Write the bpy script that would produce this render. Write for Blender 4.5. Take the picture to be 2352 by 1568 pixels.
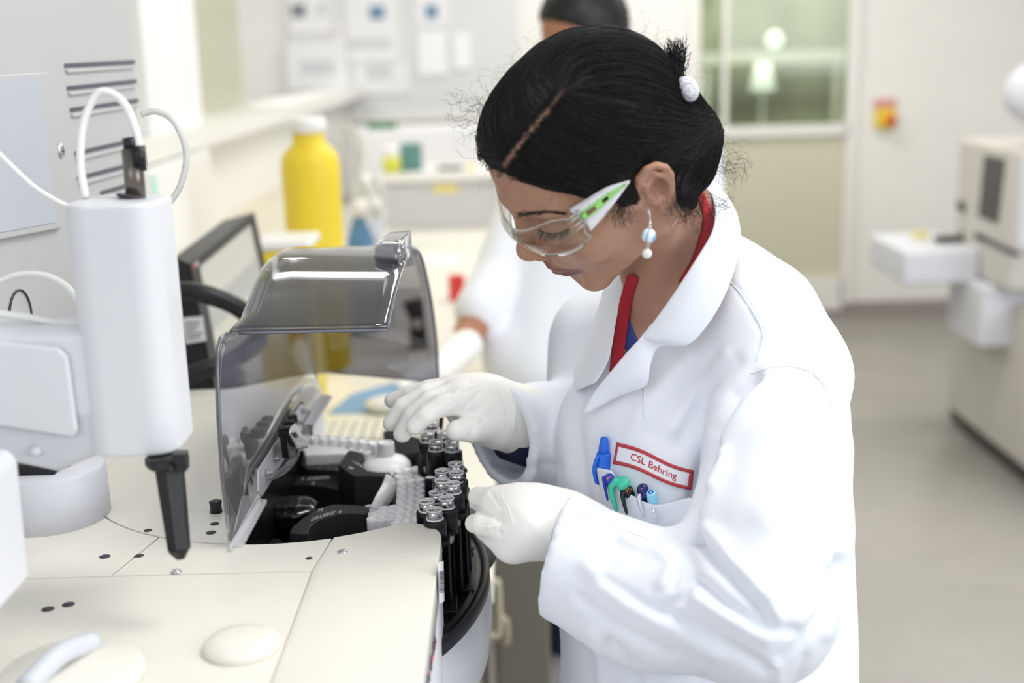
import bpy, bmesh, math, random
import numpy as np
from mathutils import Vector, Matrix
from mathutils.bvhtree import BVHTree
for o in list(bpy.data.objects): bpy.data.objects.remove(o, do_unlink=True)
scene = bpy.context.scene
COL = scene.collection
random.seed(7); rng = np.random.default_rng(7)

# ------------------------------------------------------------------ camera
FPX = 2800.0; CX, CY = 1176.0, 784.0
PITCH = math.atan((784 - 120) / FPX); ROLL = math.radians(-1.6)
CAM = np.array([0.0, 0.0, 1.55])
def _rx(a): c, s = math.cos(a), math.sin(a); return np.array([[1, 0, 0], [0, c, -s], [0, s, c]])
def _rz(a): c, s = math.cos(a), math.sin(a); return np.array([[c, -s, 0], [s, c, 0], [0, 0, 1]])
RC = _rx(math.pi / 2 - PITCH) @ _rz(ROLL)
cam_data = bpy.data.cameras.new('camera'); cam = bpy.data.objects.new('camera', cam_data); COL.objects.link(cam)
cam_data.sensor_width = 36.0; cam_data.lens = 36.0 * FPX / 2352.0
m4 = Matrix.Identity(4)
for i in range(3):
    for j in range(3): m4[i][j] = RC[i, j]
    m4[i][3] = CAM[i]
cam.matrix_world = m4
cam_data.clip_start = 0.02
cam_data.dof.use_dof = True; cam_data.dof.focus_distance = 1.12; cam_data.dof.aperture_fstop = 3.0
scene.camera = cam
# ------------------------------------------------------------------ world, lights, exposure
w = bpy.data.worlds.new('world'); scene.world = w; w.use_nodes = True
bg = w.node_tree.nodes['Background']; bg.inputs[0].default_value = (0.93, 0.965, 1.0, 1); bg.inputs[1].default_value = 0.95
def area(name, loc, target, size, sizey, power, col=(1, 1, 1)):
    d = bpy.data.lights.new(name, 'AREA'); d.shape = 'RECTANGLE'; d.size = size; d.size_y = sizey; d.energy = power; d.color = col
    o = bpy.data.objects.new(name, d); COL.objects.link(o); o.location = loc
    o.rotation_euler = (Vector(target) - Vector(loc)).to_track_quat('-Z', 'Y').to_euler(); return o
area('window_daylight', (3.4, -0.6, 2.1), (0.3, 1.4, 1.1), 2.6, 1.8, 95, (0.93, 0.97, 1.0))  # daylight assumed from the right; unseen area light added, no window built there
area('window_daylight_rear', (-1.2, -1.6, 2.5), (-0.1, 1.4, 1.1), 2.0, 1.4, 22, (0.96, 0.98, 1.0))  # second added area light behind the camera, standing in for an assumed window
for i, (lx, ly) in enumerate([(0.9, 1.0), (0.9, 3.6), (0.9, 6.0), (2.8, 4.6), (-1.5, 5.2)]):  # added unseen ceiling lamps; the last is a fill to brighten the far left
    area('ceiling_lamp_light', (lx, ly, 2.86), (lx, ly, 0), 1.2, 0.6, 34, (1.0, 0.975, 0.93))
area('ceiling_strip_light', (-.55, 3.05, 2.87), (-.55, 3.05, 0), 1.7, 0.30, 16, (1.0, .98, .95))  # assumed unseen strip, added so the hood dome mirrors it as a bright band
area('corridor_lamp_light', (1.6, 8.3, 2.8), (1.6, 8.6, 0), 1.6, 0.8, 60, (1.0, 1.0, .95))  # added fill light, brightens the corridor behind the glass
scene.view_settings.view_transform = 'Standard'; scene.view_settings.look = 'None'
scene.view_settings.exposure = -0.44; scene.view_settings.gamma = 1.0; scene.view_settings.use_curve_mapping = False

# ------------------------------------------------------------------ points read off the photograph, at their real distances
def ray(x, y): return RC @ np.array([(x - CX) / FPX, -(y - CY) / FPX, -1.0])
def P(x, y, D): return CAM + ray(x, y) * D
def PZ(x, y, z): d = ray(x, y); return CAM + d * ((z - CAM[2]) / d[2])
def PY(x, y, Y): d = ray(x, y); return CAM + d * (Y / d[1])
def PX(x, y, X): d = ray(x, y); return CAM + d * (X / d[0])
def proj(w):
    c = (np.asarray(w) - CAM) @ RC
    return np.stack([CX - FPX * c[..., 0] / c[..., 2], CY + FPX * c[..., 1] / c[..., 2], -c[..., 2]], -1)

# ------------------------------------------------------------------ materials
def mat(name, col, rough=0.5, metal=0.0, spec=0.5, bump=0.0, bscale=80.0, var=0.0, vscale=6.0, sss=0.0, ssr=(1, .35, .2), trans=0.0, ior=1.45, sheen=0.0, emit=0.0, coat=0.0, attr=None, bdist=0.001):
    m = bpy.data.materials.new(name); m.use_nodes = True; nt = m.node_tree; b = nt.nodes['Principled BSDF']
    b.inputs['Base Color'].default_value = (*col, 1); b.inputs['Roughness'].default_value = rough
    b.inputs['Metallic'].default_value = metal; b.inputs['Specular IOR Level'].default_value = spec
    b.inputs['IOR'].default_value = ior; b.inputs['Transmission Weight'].default_value = trans
    b.inputs['Coat Weight'].default_value = coat; b.inputs['Sheen Weight'].default_value = sheen
    if sss: b.inputs['Subsurface Weight'].default_value = sss; b.inputs['Subsurface Radius'].default_value = ssr; b.inputs['Subsurface Scale'].default_value = 0.006
    if emit: b.inputs['Emission Color'].default_value = (*col, 1); b.inputs['Emission Strength'].default_value = emit
    tc = nt.nodes.new('ShaderNodeTexCoord')
    src = None
    if attr:
        a = nt.nodes.new('ShaderNodeAttribute'); a.attribute_name = attr; src = a.outputs['Color']; nt.links.new(src, b.inputs['Base Color'])
    if var:
        n = nt.nodes.new('ShaderNodeTexNoise'); n.inputs['Scale'].default_value = vscale; n.inputs['Detail'].default_value = 6
        nt.links.new(tc.outputs['Object'], n.inputs['Vector'])
        r = nt.nodes.new('ShaderNodeMapRange'); r.inputs[1].default_value = .3; r.inputs[2].default_value = .7; r.inputs[3].default_value = 1 - var; r.inputs[4].default_value = 1 + var
        nt.links.new(n.outputs['Fac'], r.inputs[0])
        v = nt.nodes.new('ShaderNodeVectorMath'); v.operation = 'SCALE'
        if src: nt.links.new(src, v.inputs[0])
        else: v.inputs[0].default_value = col
        nt.links.new(r.outputs[0], v.inputs['Scale']); nt.links.new(v.outputs[0], b.inputs['Base Color'])
    if bump:
        n2 = nt.nodes.new('ShaderNodeTexNoise'); n2.inputs['Scale'].default_value = bscale; n2.inputs['Detail'].default_value = 4
        nt.links.new(tc.outputs['Object'], n2.inputs['Vector'])
        bn = nt.nodes.new('ShaderNodeBump'); bn.inputs['Strength'].default_value = bump; bn.inputs['Distance'].default_value = bdist
        nt.links.new(n2.outputs['Fac'], bn.inputs['Height']); nt.links.new(bn.outputs['Normal'], b.inputs['Normal'])
    return m
def pane_mat(name, tint, rough=0.02, gl=1.0, refl=.03):
    m = bpy.data.materials.new(name); m.use_nodes = True; nt = m.node_tree; nt.nodes.remove(nt.nodes['Principled BSDF'])
    out = nt.nodes['Material Output']; t = nt.nodes.new('ShaderNodeBsdfTransparent'); t.inputs[0].default_value = (*tint, 1)
    g = nt.nodes.new('ShaderNodeBsdfGlossy'); g.inputs['Roughness'].default_value = rough; g.inputs[0].default_value = (gl, gl, gl, 1)
    lw = nt.nodes.new('ShaderNodeLayerWeight'); lw.inputs[0].default_value = .5; pw = nt.nodes.new('ShaderNodeMath'); pw.operation = 'POWER'; pw.inputs[1].default_value = 4.0; nt.links.new(lw.outputs['Facing'], pw.inputs[0]); f = nt.nodes.new('ShaderNodeMath'); f.operation = 'MULTIPLY_ADD'; f.inputs[1].default_value = .9; f.inputs[2].default_value = refl; nt.links.new(pw.outputs[0], f.inputs[0]); mx = nt.nodes.new('ShaderNodeMixShader')
    nt.links.new(f.outputs[0], mx.inputs[0]); nt.links.new(t.outputs[0], mx.inputs[1]); nt.links.new(g.outputs[0], mx.inputs[2]); nt.links.new(mx.outputs[0], out.inputs[0])
    return m

# ------------------------------------------------------------------ object helpers
ORG = {}
def thing(name, label, cat, loc=(0, 0, 0), group=None, kind=None):
    o = bpy.data.objects.new(name, None); COL.objects.link(o); o.location = tuple(float(a) for a in loc); o.empty_display_size = 0.02
    o['label'] = label; o['category'] = cat
    if group: o['group'] = group
    if kind: o['kind'] = kind
    ORG[o.name] = np.array(loc, float); return o
class B:
    def __init__(s): s.v = []; s.f = []; s.n = 0
    def add(s, v, f):
        v = np.asarray(v, float).reshape(-1, 3); s.v.append(v); s.f += [tuple(int(i) + s.n for i in q) for q in f]; s.n += len(v); return s
    def V(s): return np.concatenate(s.v) if s.v else np.zeros((0, 3))
    def box(s, c, size, R=None):
        h = np.array(size, float) / 2; q = np.array([[x, y, z] for x in (-1, 1) for y in (-1, 1) for z in (-1, 1)]) * h
        if R is not None: q = q @ np.asarray(R).T
        return s.add(q + np.array(c), [(0, 1, 3, 2), (4, 6, 7, 5), (0, 4, 5, 1), (2, 3, 7, 6), (0, 2, 6, 4), (1, 5, 7, 3)])
    def bx(s, lo, hi): lo = np.array(lo, float); hi = np.array(hi, float); return s.box((lo + hi) / 2, hi - lo)
    def prism(s, poly, z0, z1, R=None, o=(0, 0, 0)):
        n = len(poly); p = np.array(poly, float); v = np.concatenate([np.c_[p, np.full(n, z0)], np.c_[p, np.full(n, z1)]])
        if R is not None: v = v @ np.asarray(R).T
        f = [tuple(range(n - 1, -1, -1)), tuple(range(n, 2 * n))] + [(i, (i + 1) % n, n + (i + 1) % n, n + i) for i in range(n)]
        return s.add(v + np.array(o, float), f)
    def tube(s, path, r, n=10, cap=True, flat=None, up=None):
        p = np.array(path, float); m = len(p); r = np.broadcast_to(np.array(r, float), (m,)); t = np.gradient(p, axis=0); t /= np.linalg.norm(t, axis=1)[:, None] + 1e-12
        ref = np.array(up if up is not None else ((0, 0, 1.) if abs(t[0][2]) < .9 else (1., 0, 0))); a = np.cross(ref, t[0]); a /= np.linalg.norm(a)
        V = []
        for i in range(m):
            a = a - t[i] * (a @ t[i]); a /= np.linalg.norm(a) + 1e-12; b = np.cross(t[i], a)
            for k in range(n):
                th = 2 * math.pi * k / n; V.append(p[i] + r[i] * (a * math.cos(th) * (flat or 1) + b * math.sin(th)))
        f = [(i * n + k, i * n + (k + 1) % n, (i + 1) * n + (k + 1) % n, (i + 1) * n + k) for i in range(m - 1) for k in range(n)]
        if cap: f += [tuple(range(n - 1, -1, -1)), tuple((m - 1) * n + k for k in range(n))]
        return s.add(V, f)
    def cyl(s, a, b, r, r2=None, n=24): return s.tube([a, b], [r, r if r2 is None else r2], n)
    def lathe(s, prof, o=(0, 0, 0), R=None, n=32, closed=False):
        m = len(prof); V = []
        for (r, z) in prof:
            for k in range(n): th = 2 * math.pi * k / n; V.append((r * math.cos(th), r * math.sin(th), z))
        V = np.array(V)
        if R is not None: V = V @ np.asarray(R).T
        f = [(i * n + k, i * n + (k + 1) % n, (i + 1) * n + (k + 1) % n, (i + 1) * n + k) for i in range(m - 1) for k in range(n)]
        if closed: f += [((m - 1) * n + k, (m - 1) * n + (k + 1) % n, (k + 1) % n, k) for k in range(n)]
        else:
            if prof[0][0] > 1e-6: f.append(tuple(range(n - 1, -1, -1)))
            if prof[-1][0] > 1e-6: f.append(tuple((m - 1) * n + k for k in range(n)))
        return s.add(V + np.array(o, float), f)
    def ball(s, c, r, n=20, m=12, R=None):
        r = np.broadcast_to(np.array(r, float), (3,)); pr = [(math.sin(math.pi * i / m), -math.cos(math.pi * i / m)) for i in range(m + 1)]; pr[0] = (1e-4, -1); pr[-1] = (1e-4, 1)
        b = B(); b.lathe(pr, n=n); V = b.V() * r
        if R is not None: V = V @ np.asarray(R).T
        return s.add(V + np.array(c, float), b.f)
    def grid(s, G, thick=0.0, wrap=False):
        G = np.array(G, float); a, b = G.shape[:2]; v = G.reshape(-1, 3); f = [(i * b + j, i * b + (j + 1) % b, (i + 1) * b + (j + 1) % b, (i + 1) * b + j) for i in range(a - 1) for j in range(b if wrap else b - 1)]
        if thick:
            du = np.gradient(G, axis=0); dv = np.gradient(G, axis=1); nn = np.cross(du, dv); nn /= np.linalg.norm(nn, axis=2)[..., None] + 1e-12
            w2 = (G - nn * thick).reshape(-1, 3); N = a * b; f2 = [tuple(x + N for x in q[::-1]) for q in f]
            e = [(i * b, (i + 1) * b) for i in range(a - 1)] + [((i + 1) * b - 1 + b, (i + 1) * b - 1) for i in range(a - 1)] if not wrap else []
            e += [(j + 1, j) for j in range(b - 1)] + [((a - 1) * b + j, (a - 1) * b + j + 1) for j in range(b - 1)]
            f = f + f2 + [(q[1], q[0], q[0] + N, q[1] + N) for q in e]; v = np.concatenate([v, w2])
        return s.add(v, f)
def obj(name, b, m, parent=None, smooth=True, bevel=0.0, seg=2, sub=0, label=None, cat=None, group=None, kind=None, split=None, origin=None, solid=0.0, extra=None):
    V = b.V(); me = bpy.data.meshes.new(name)
    if parent is not None: org = ORG[parent.name]
    elif origin is not None: org = np.array(origin, float)
    else: org = np.array([(V[:, 0].min() + V[:, 0].max()) / 2, (V[:, 1].min() + V[:, 1].max()) / 2, V[:, 2].min()])
    me.from_pydata([tuple(x) for x in (V - org)], [], b.f); me.update(); me.validate()
    if not extra:
        bm = bmesh.new(); bm.from_mesh(me); bmesh.ops.recalc_face_normals(bm, faces=bm.faces); bm.to_mesh(me); bm.free()
    if smooth: me.polygons.foreach_set('use_smooth', [True] * len(me.polygons))
    if isinstance(m, (list, tuple)):
        for q in m: me.materials.append(q)
    else: me.materials.append(m)
    o = bpy.data.objects.new(name, me); COL.objects.link(o); ORG[o.name] = org
    if parent is not None: o.parent = parent
    else: o.location = tuple(org)
    if solid: md = o.modifiers.new('s', 'SOLIDIFY'); md.thickness = solid; md.offset = 0
    if bevel: md = o.modifiers.new('b', 'BEVEL'); md.width = bevel; md.segments = seg; md.limit_method = 'ANGLE'; md.angle_limit = math.radians(40)
    if sub: md = o.modifiers.new('u', 'SUBSURF'); md.levels = sub; md.render_levels = sub
    if smooth and (split is not None or bevel):
        if bevel: o.modifiers.new('w', 'WEIGHTED_NORMAL').keep_sharp = True
        else: md = o.modifiers.new('e', 'EDGE_SPLIT'); md.split_angle = math.radians(split)
    if label: o['label'] = label
    if cat: o['category'] = cat
    if group: o['group'] = group
    if kind: o['kind'] = kind
    return o
def struct(name, b, m, **k): return obj(name, b, m, kind='structure', **k)
def dup(root, loc, label=None):
    r = root.copy(); COL.objects.link(r); r.location = tuple(float(a) for a in loc)
    if label: r['label'] = label
    for ch in list(root.children):
        c = ch.copy(); COL.objects.link(c); c.parent = r
        for g in list(ch.children): d = g.copy(); COL.objects.link(d); d.parent = c
    return r
def rotz(a): return _rz(a)
def frame(z, x=(1, 0, 0)):
    z = np.array(z, float); z /= np.linalg.norm(z); x = np.array(x, float); x = x - z * (x @ z); x /= np.linalg.norm(x); return np.stack([x, np.cross(z, x), z], 1)
def spline(pts, n=8):
    p = np.array(pts, float); p = np.vstack([2 * p[0] - p[1], p, 2 * p[-1] - p[-2]]); out = []
    for i in range(1, len(p) - 2):
        for t in np.linspace(0, 1, n, endpoint=False):
            out.append(.5 * ((2 * p[i]) + (-p[i - 1] + p[i + 1]) * t + (2 * p[i - 1] - 5 * p[i] + 4 * p[i + 1] - p[i + 2]) * t * t + (-p[i - 1] + 3 * p[i] - 3 * p[i + 1] + p[i + 2]) * t ** 3))
    out.append(p[-2]); return np.array(out)
def text_mesh(s, size=1.0, bold=0.0):
    cu = bpy.data.curves.new('t', 'FONT'); cu.body = s; cu.size = size; cu.align_x = 'CENTER'; cu.align_y = 'CENTER'; cu.resolution_u = 3; cu.offset = bold
    o = bpy.data.objects.new('t', cu); COL.objects.link(o); bpy.context.view_layer.update()
    me = bpy.data.meshes.new_from_object(o.evaluated_get(bpy.context.evaluated_depsgraph_get()))
    v = np.array([tuple(q.co) for q in me.vertices]); f = [tuple(p.vertices) for p in me.polygons]
    bpy.data.objects.remove(o); bpy.data.curves.remove(cu); bpy.data.meshes.remove(me); return v, f
def text_on(b, s, size, fn, bold=0.0):
    v, f = text_mesh(s, size, bold); b.add(np.array([fn(x, y) for x, y, _ in v]), f); return b

# ------------------------------------------------------------------ distance-field sculpting
def cap(a, b, ra, rb=None):
    a = np.array(a, float); b = np.array(b, float); rb = ra if rb is None else rb; ab = b - a; L2 = ab @ ab + 1e-12
    def f(p):
        h = np.clip(((p - a) @ ab) / L2, 0, 1); return np.sqrt((((p - a) - h[:, None] * ab) ** 2).sum(1)) - (ra + (rb - ra) * h)
    return f
def ell(c, r, R=None):
    c = np.array(c, float); r = np.array(r, float)
    def f(p):
        q = p - c
        if R is not None: q = q @ R
        k0 = np.sqrt(((q / r) ** 2).sum(1)); k1 = np.sqrt(((q / (r * r)) ** 2).sum(1)) + 1e-9
        return k0 * (k0 - 1) / k1
    return f
def smin(a, b, k):
    if k <= 0: return np.minimum(a, b)
    h = np.clip(.5 + .5 * (b - a) / k, 0, 1); return b * (1 - h) + a * h - k * h * (1 - h)
def chain(pts, rs, k=0):
    fs = [cap(pts[i], pts[i + 1], rs[i], rs[i + 1]) for i in range(len(pts) - 1)]
    def f(p):
        d = fs[0](p)
        for g in fs[1:]: d = smin(d, g(p), k)
        return d
    return f
def U(k, *fs):
    def f(p):
        d = fs[0](p)
        for g in fs[1:]: d = smin(d, g(p), k)
        return d
    return f
def SUB(f0, f1, k=0.003): return lambda p: -smin(-f0(p), f1(p), k)
def sdf_mesh(f, lo, hi, h):
    lo = np.array(lo, float); hi = np.array(hi, float); s = 6; nc = np.ceil((hi - lo) / (h * s)).astype(int); n = nc * s + 1
    cc = np.stack(np.meshgrid(*[lo[i] + (np.arange(nc[i]) + .5) * h * s for i in range(3)], indexing='ij'), -1).reshape(-1, 3)
    dc = f(cc).reshape(nc); D = np.repeat(np.repeat(np.repeat(dc, s, 0), s, 1), s, 2).astype(np.float32)
    D = np.pad(D, ((0, 1), (0, 1), (0, 1)), mode='edge'); act = np.abs(dc) < h * s * 1.5
    idx = np.argwhere(act); off = np.stack(np.meshgrid(*[np.arange(s + 1)] * 3, indexing='ij'), -1).reshape(-1, 3)
    for c0 in range(0, len(idx), 1500):
        g = (idx[c0:c0 + 1500, None, :] * s + off[None]).reshape(-1, 3); D[g[:, 0], g[:, 1], g[:, 2]] = f(lo + g * h)
    S = D < 0; n = np.array(D.shape)
    A = np.zeros(n - 1, np.int8)
    for dx in (0, 1):
        for dy in (0, 1):
            for dz in (0, 1): A += S[dx:n[0] - 1 + dx, dy:n[1] - 1 + dy, dz:n[2] - 1 + dz]
    cells = np.argwhere((A > 0) & (A < 8)); ids = -np.ones(n - 1, np.int64); ids[tuple(cells.T)] = np.arange(len(cells))
    acc = np.zeros((len(cells), 3)); cnt = np.zeros(len(cells)); cor = [(a, b, c) for a in (0, 1) for b in (0, 1) for c in (0, 1)]
    for p in cor:
        for ax in range(3):
            if p[ax]: continue
            q = list(p); q[ax] = 1; d0 = D[cells[:, 0] + p[0], cells[:, 1] + p[1], cells[:, 2] + p[2]]; d1 = D[cells[:, 0] + q[0], cells[:, 1] + q[1], cells[:, 2] + q[2]]
            mm = (d0 < 0) != (d1 < 0); t = np.where(mm, d0 / (d0 - d1 + 1e-20), 0); pt = np.tile(np.array(p, float), (len(cells), 1)); pt[:, ax] += t
            acc[mm] += pt[mm]; cnt[mm] += 1
    V = lo + (cells + acc / np.maximum(cnt, 1)[:, None]) * h; Q = []
    for ax in range(3):
        sl0 = [slice(1, -1)] * 3; sl0[ax] = slice(0, -1); sl1 = [slice(1, -1)] * 3; sl1[ax] = slice(1, None)
        e0 = S[tuple(sl0)]; e1 = S[tuple(sl1)]; e = np.argwhere(e0 != e1); b0 = e0[tuple(e.T)]
        base = e.copy()
        for i in range(3):
            if i != ax: base[:, i] += 1
        a1, a2 = (ax + 1) % 3, (ax + 2) % 3; q = []
        for (u, v) in ((-1, -1), (0, -1), (0, 0), (-1, 0)):
            c = base.copy(); c[:, a1] += u; c[:, a2] += v; q.append(ids[c[:, 0], c[:, 1], c[:, 2]])
        q = np.stack(q, 1); q[~b0] = q[~b0][:, ::-1]; Q.append(q)
    return V, np.concatenate(Q)
def grad(f, p, e=1e-4):
    d = f(p); g = np.stack([f(p + np.eye(3)[i] * e) - d for i in range(3)], 1); return g / (np.linalg.norm(g, axis=1)[:, None] + 1e-12), d
def laplace(V, Q, it=2, lam=.5):
    e = np.concatenate([Q[:, [0, 1]], Q[:, [1, 2]], Q[:, [2, 3]], Q[:, [3, 0]]]); e = np.concatenate([e, e[:, ::-1]]); n = len(V)
    c = np.bincount(e[:, 0], minlength=n)[:, None]
    for _ in range(it):
        s = np.stack([np.bincount(e[:, 0], V[e[:, 1], i], n) for i in range(3)], 1); V = V + lam * (s / np.maximum(c, 1) - V)
    return V
def vnormals(V, Q):
    fn = np.cross(V[Q[:, 2]] - V[Q[:, 0]], V[Q[:, 3]] - V[Q[:, 1]]); N = np.zeros_like(V)
    for i in range(4):
        for k in range(3): N[:, k] += np.bincount(Q[:, i], fn[:, k], len(V))
    return N / (np.linalg.norm(N, axis=1)[:, None] + 1e-12)
def fast_obj(name, V, Q, m, parent=None, origin=None, color=None, **k):
    me = bpy.data.meshes.new(name); org = ORG[parent.name] if parent is not None else np.array(origin, float)
    V2 = V - org; me.vertices.add(len(V2)); me.vertices.foreach_set('co', V2.astype(np.float32).ravel())
    Q = np.asarray(Q); nv = Q.shape[1]; me.loops.add(Q.size); me.loops.foreach_set('vertex_index', Q.ravel().astype(np.int32)); me.polygons.add(len(Q)); me.polygons.foreach_set('loop_start', np.arange(0, Q.size, nv, dtype=np.int32))
    me.update(calc_edges=True); me.polygons.foreach_set('use_smooth', [True] * len(Q))
    if color is not None:
        at = me.color_attributes.new('tint', 'FLOAT_COLOR', 'POINT'); at.data.foreach_set('color', np.c_[color, np.ones(len(V))].astype(np.float32).ravel())
    me.materials.append(m); o = bpy.data.objects.new(name, me); COL.objects.link(o); ORG[o.name] = org
    if parent is not None: o.parent = parent
    else: o.location = tuple(org)
    for a, b in k.items(): o[a] = b
    return o
def bvh_of(V, F): return BVHTree.FromPolygons([tuple(x) for x in V], [tuple(int(i) for i in q) for q in F])
def hit(bv, x, y, off=0.0, D=1.2):
    d = ray(x, y); d = d / np.linalg.norm(d); r = bv.ray_cast(Vector(CAM), Vector(d))
    if r[0] is None: return P(x, y, D), -d
    n = np.array(r[1]); n = n if n @ d < 0 else -n
    return np.array(r[0]) + n * off, n
def seg_dist(q, pl):
    """distance in q (N,2) to polyline pl, plus parameter"""
    best = np.full(len(q), 1e9)
    for a, b in zip(pl[:-1], pl[1:]):
        a = np.array(a, float); b = np.array(b, float); ab = b - a; t = np.clip(((q - a) @ ab) / (ab @ ab + 1e-9), 0, 1)
        best = np.minimum(best, np.sqrt(((q - a - t[:, None] * ab) ** 2).sum(1)))
    return best
# ================================================================== the room
WALL = mat('wall_paint', (.86, .85, .82), rough=.8, var=.02, vscale=3); FLOORM = mat('vinyl_floor', (.37, .35, .32), rough=.38, var=.05, vscale=5, bump=.05); CEIL = mat('ceiling_paint', (.85, .85, .84), rough=.9)
OLIVE = mat('olive_film_glass', (.50, .50, .35), rough=.25); WFRAME = mat('window_frame_white', (.84, .83, .80), rough=.4); SKIRT = mat('grey_skirting', (.34, .31, .29), rough=.5)
b = B(); b.bx((-3.2, -3, -.1), (4.6, 11, 0)); struct('floor', b, FLOORM)
b = B(); b.bx((-2.8, -.5, 2.9), (4.4, 10.7, 3.0)); struct('ceiling', b, CEIL)
PY0, PY1 = PX(332, 150, -.82)[1], PX(456, 150, -.82)[1]; PY2 = PX(552, 150, -.97)[1]
# left wall: solid below the sill, windows with olive glass above, white pier between
b = B(); b.bx((-1.0, 1.9, 0), (-.9, 7.04, 1.33)); b.bx((-1.0, 1.9, 2.6), (-.9, PY2, 2.9)); struct('wall_left', b, WALL, smooth=False)
b = B(); b.bx((-.96, PY0, 1.386), (-.82, PY1, 2.9)); struct('trim_1', b, mat('pier_white', (.86, .86, .88), rough=.7), smooth=False)
b = B(); b.bx((-.98, 1.9, 1.33), (-.79, 7.05, 1.385)); struct('trim_2', b, WFRAME, smooth=False)
for i, (y0, y1) in enumerate(((1.9, PY0), (PY1, PY2))):
    b = B(); b.bx((-.975, y0, 1.385), (-.965, y1, 2.6)); struct('window_%d' % (i + 2), b, OLIVE, smooth=False)
b = B(); b.bx((-.9, 1.9, .85), (-.80, 5.2, 1.07)); struct('trim_3', b, mat('cream_upstand', (.80, .75, .62), rough=.6), smooth=False)
# back wall with the interior window
YB = 7.05; X0, X1 = PY(1605, 290, YB)[0], PY(1945, 290, YB)[0]; ZS1 = PY(1800, 300, YB)[2]; ZB1 = PY(1800, 640, YB)[2]
b = B(); b.bx((-2.8, YB, 0), (X0 - .07, YB + .12, 2.9)); b.bx((X1 + .05, YB, 0), (4.4, YB + .12, 2.9)); b.bx((X0 - .07, YB, 0), (X1 + .05, YB + .12, .06)); struct('wall_back', b, WALL, smooth=False)
b = B(); b.bx((X0 - .07, YB - .03, .06), (X0, YB + .05, 2.9)); b.bx((X1 - .01, YB - .03, .06), (X1 + .05, YB + .05, 2.9)); b.bx((X0, YB - .03, .02), (X1, YB + .05, ZB1)); b.bx((X0, YB - .03, ZS1 - .03), (X1, YB + .05, ZS1 + .03)); b.bx((X0 + .13, YB - .02, ZS1 + .03), (X0 + .16, YB + .04, 2.9))
struct('window_1', b, WFRAME, smooth=False)
b = B(); b.bx((X0, YB, ZB1), (X1, YB + .02, ZS1 - .03)); struct('trim_4', b, mat('olive_panel', (.64, .63, .49), rough=.5), smooth=False)
b = B(); b.bx((X0, YB + .005, ZS1 + .03), (X1, YB + .012, 2.9)); struct('window_4', b, pane_mat('room_glass', (.80, .84, .72), .05), smooth=False)
b = B(); b.bx((X0 - .5, 9.6, 0), (X1 + 1.2, 9.7, 2.9)); struct('wall_corridor', b, mat('corridor_green', (.42, .43, .36), rough=.8, var=.5, vscale=1.3), smooth=False)
b = B(); b.bx((-.9, YB - .012, 0), (4.4, YB, .065)); struct('baseboard_back', b, SKIRT, smooth=False)
b = B(); b.bx((4.3, 1.0, 0), (4.4, 7.15, 2.9)); struct('wall_right', b, WALL, smooth=False)
b = B(); b.bx((-2.8, 1.0, 0), (-2.7, YB, 2.9)); struct('wall_far_left', b, WALL, smooth=False)
# things in the corridor seen through the glass
WHITE = mat('white_enamel', (.84, .84, .86), rough=.4)
lt = thing('wall_light', 'round white lamp seen through the glass of the far window', 'lamp', PY(1779, 92, 8.9)); c = ORG[lt.name]
b = B(); b.ball(c, .06); obj('globe', b, mat('lamp_globe', (.9, .95, 1), emit=1.6), lt); b = B(); b.cyl(c + (0, 0, .05), c + (0, 0, .9), .012); obj('cord', b, WHITE, lt)
lt = thing('floor_lamp', 'bright white lamp shade low behind the far window glass', 'lamp', PY(1752, 180, 8.7)); c = ORG[lt.name]
b = B(); b.lathe([(.05, .10), (.09, -.08)], c); obj('lamp_shade', b, mat('lamp_shade_white', (.9, .95, 1), emit=1.3), lt); b = B(); b.cyl(c + (0, 0, -.08), (c[0], c[1], 0), .012); b.cyl((c[0], c[1], 0.0), (c[0], c[1], .03), .12); obj('stand', b, WHITE, lt)
b = B(); c0 = PY(1640, 130, 9.3); b.bx((c0[0] - .1, 9.28, c0[2] - .06), (c0[0] + 1.0, 9.36, c0[2] + .03)); b.bx((c0[0] + .9, 9.30, 0), (c0[0] + .94, 9.34, c0[2])); b.bx((c0[0] - .08, 9.30, 0), (c0[0] - .04, 9.34, c0[2])); obj('handrail', b, WHITE, smooth=False, label='pale rail crossing the corridor behind the far window', cat='rail')

# ------------------------------------------------------------------ notice board, papers and painted reflections on the back wall
PAPER = mat('paper', (.86, .86, .88), rough=.8)
def quad(px0, py0, px1, py1, Y): a = PY(px0, py0, Y); c = PY(px1, py1, Y); return min(a[0], c[0]), max(a[0], c[0]), min(a[2], c[2]), max(a[2], c[2])
x0, x1, z0, z1 = quad(650, -160, 1195, 262, YB - .04)
nb = thing('notice_board', 'pale grey notice board with papers on the back wall', 'board', ((x0 + x1) / 2, YB - .04, z0))
b = B(); b.bx((x0, YB - .04, z0), (x1, YB - .002, z1)); obj('panel', b, mat('board_grey', (.74, .74, .745), rough=.5), nb, smooth=False)
b = B(); b.bx((x0, YB - .06, z0 - .02), (x1, YB - .002, z0 + .01)); obj('frame', b, WFRAME, nb, smooth=False)
inkd = mat('grey_ink', (.22, .23, .27), rough=.8); inkb = mat('blue_ink', (.15, .28, .42), rough=.8); inkp = mat('pale_ink', (.66, .67, .70), rough=.8); inkr = mat('rose_ink', (.7, .5, .5), rough=.8)
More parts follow.
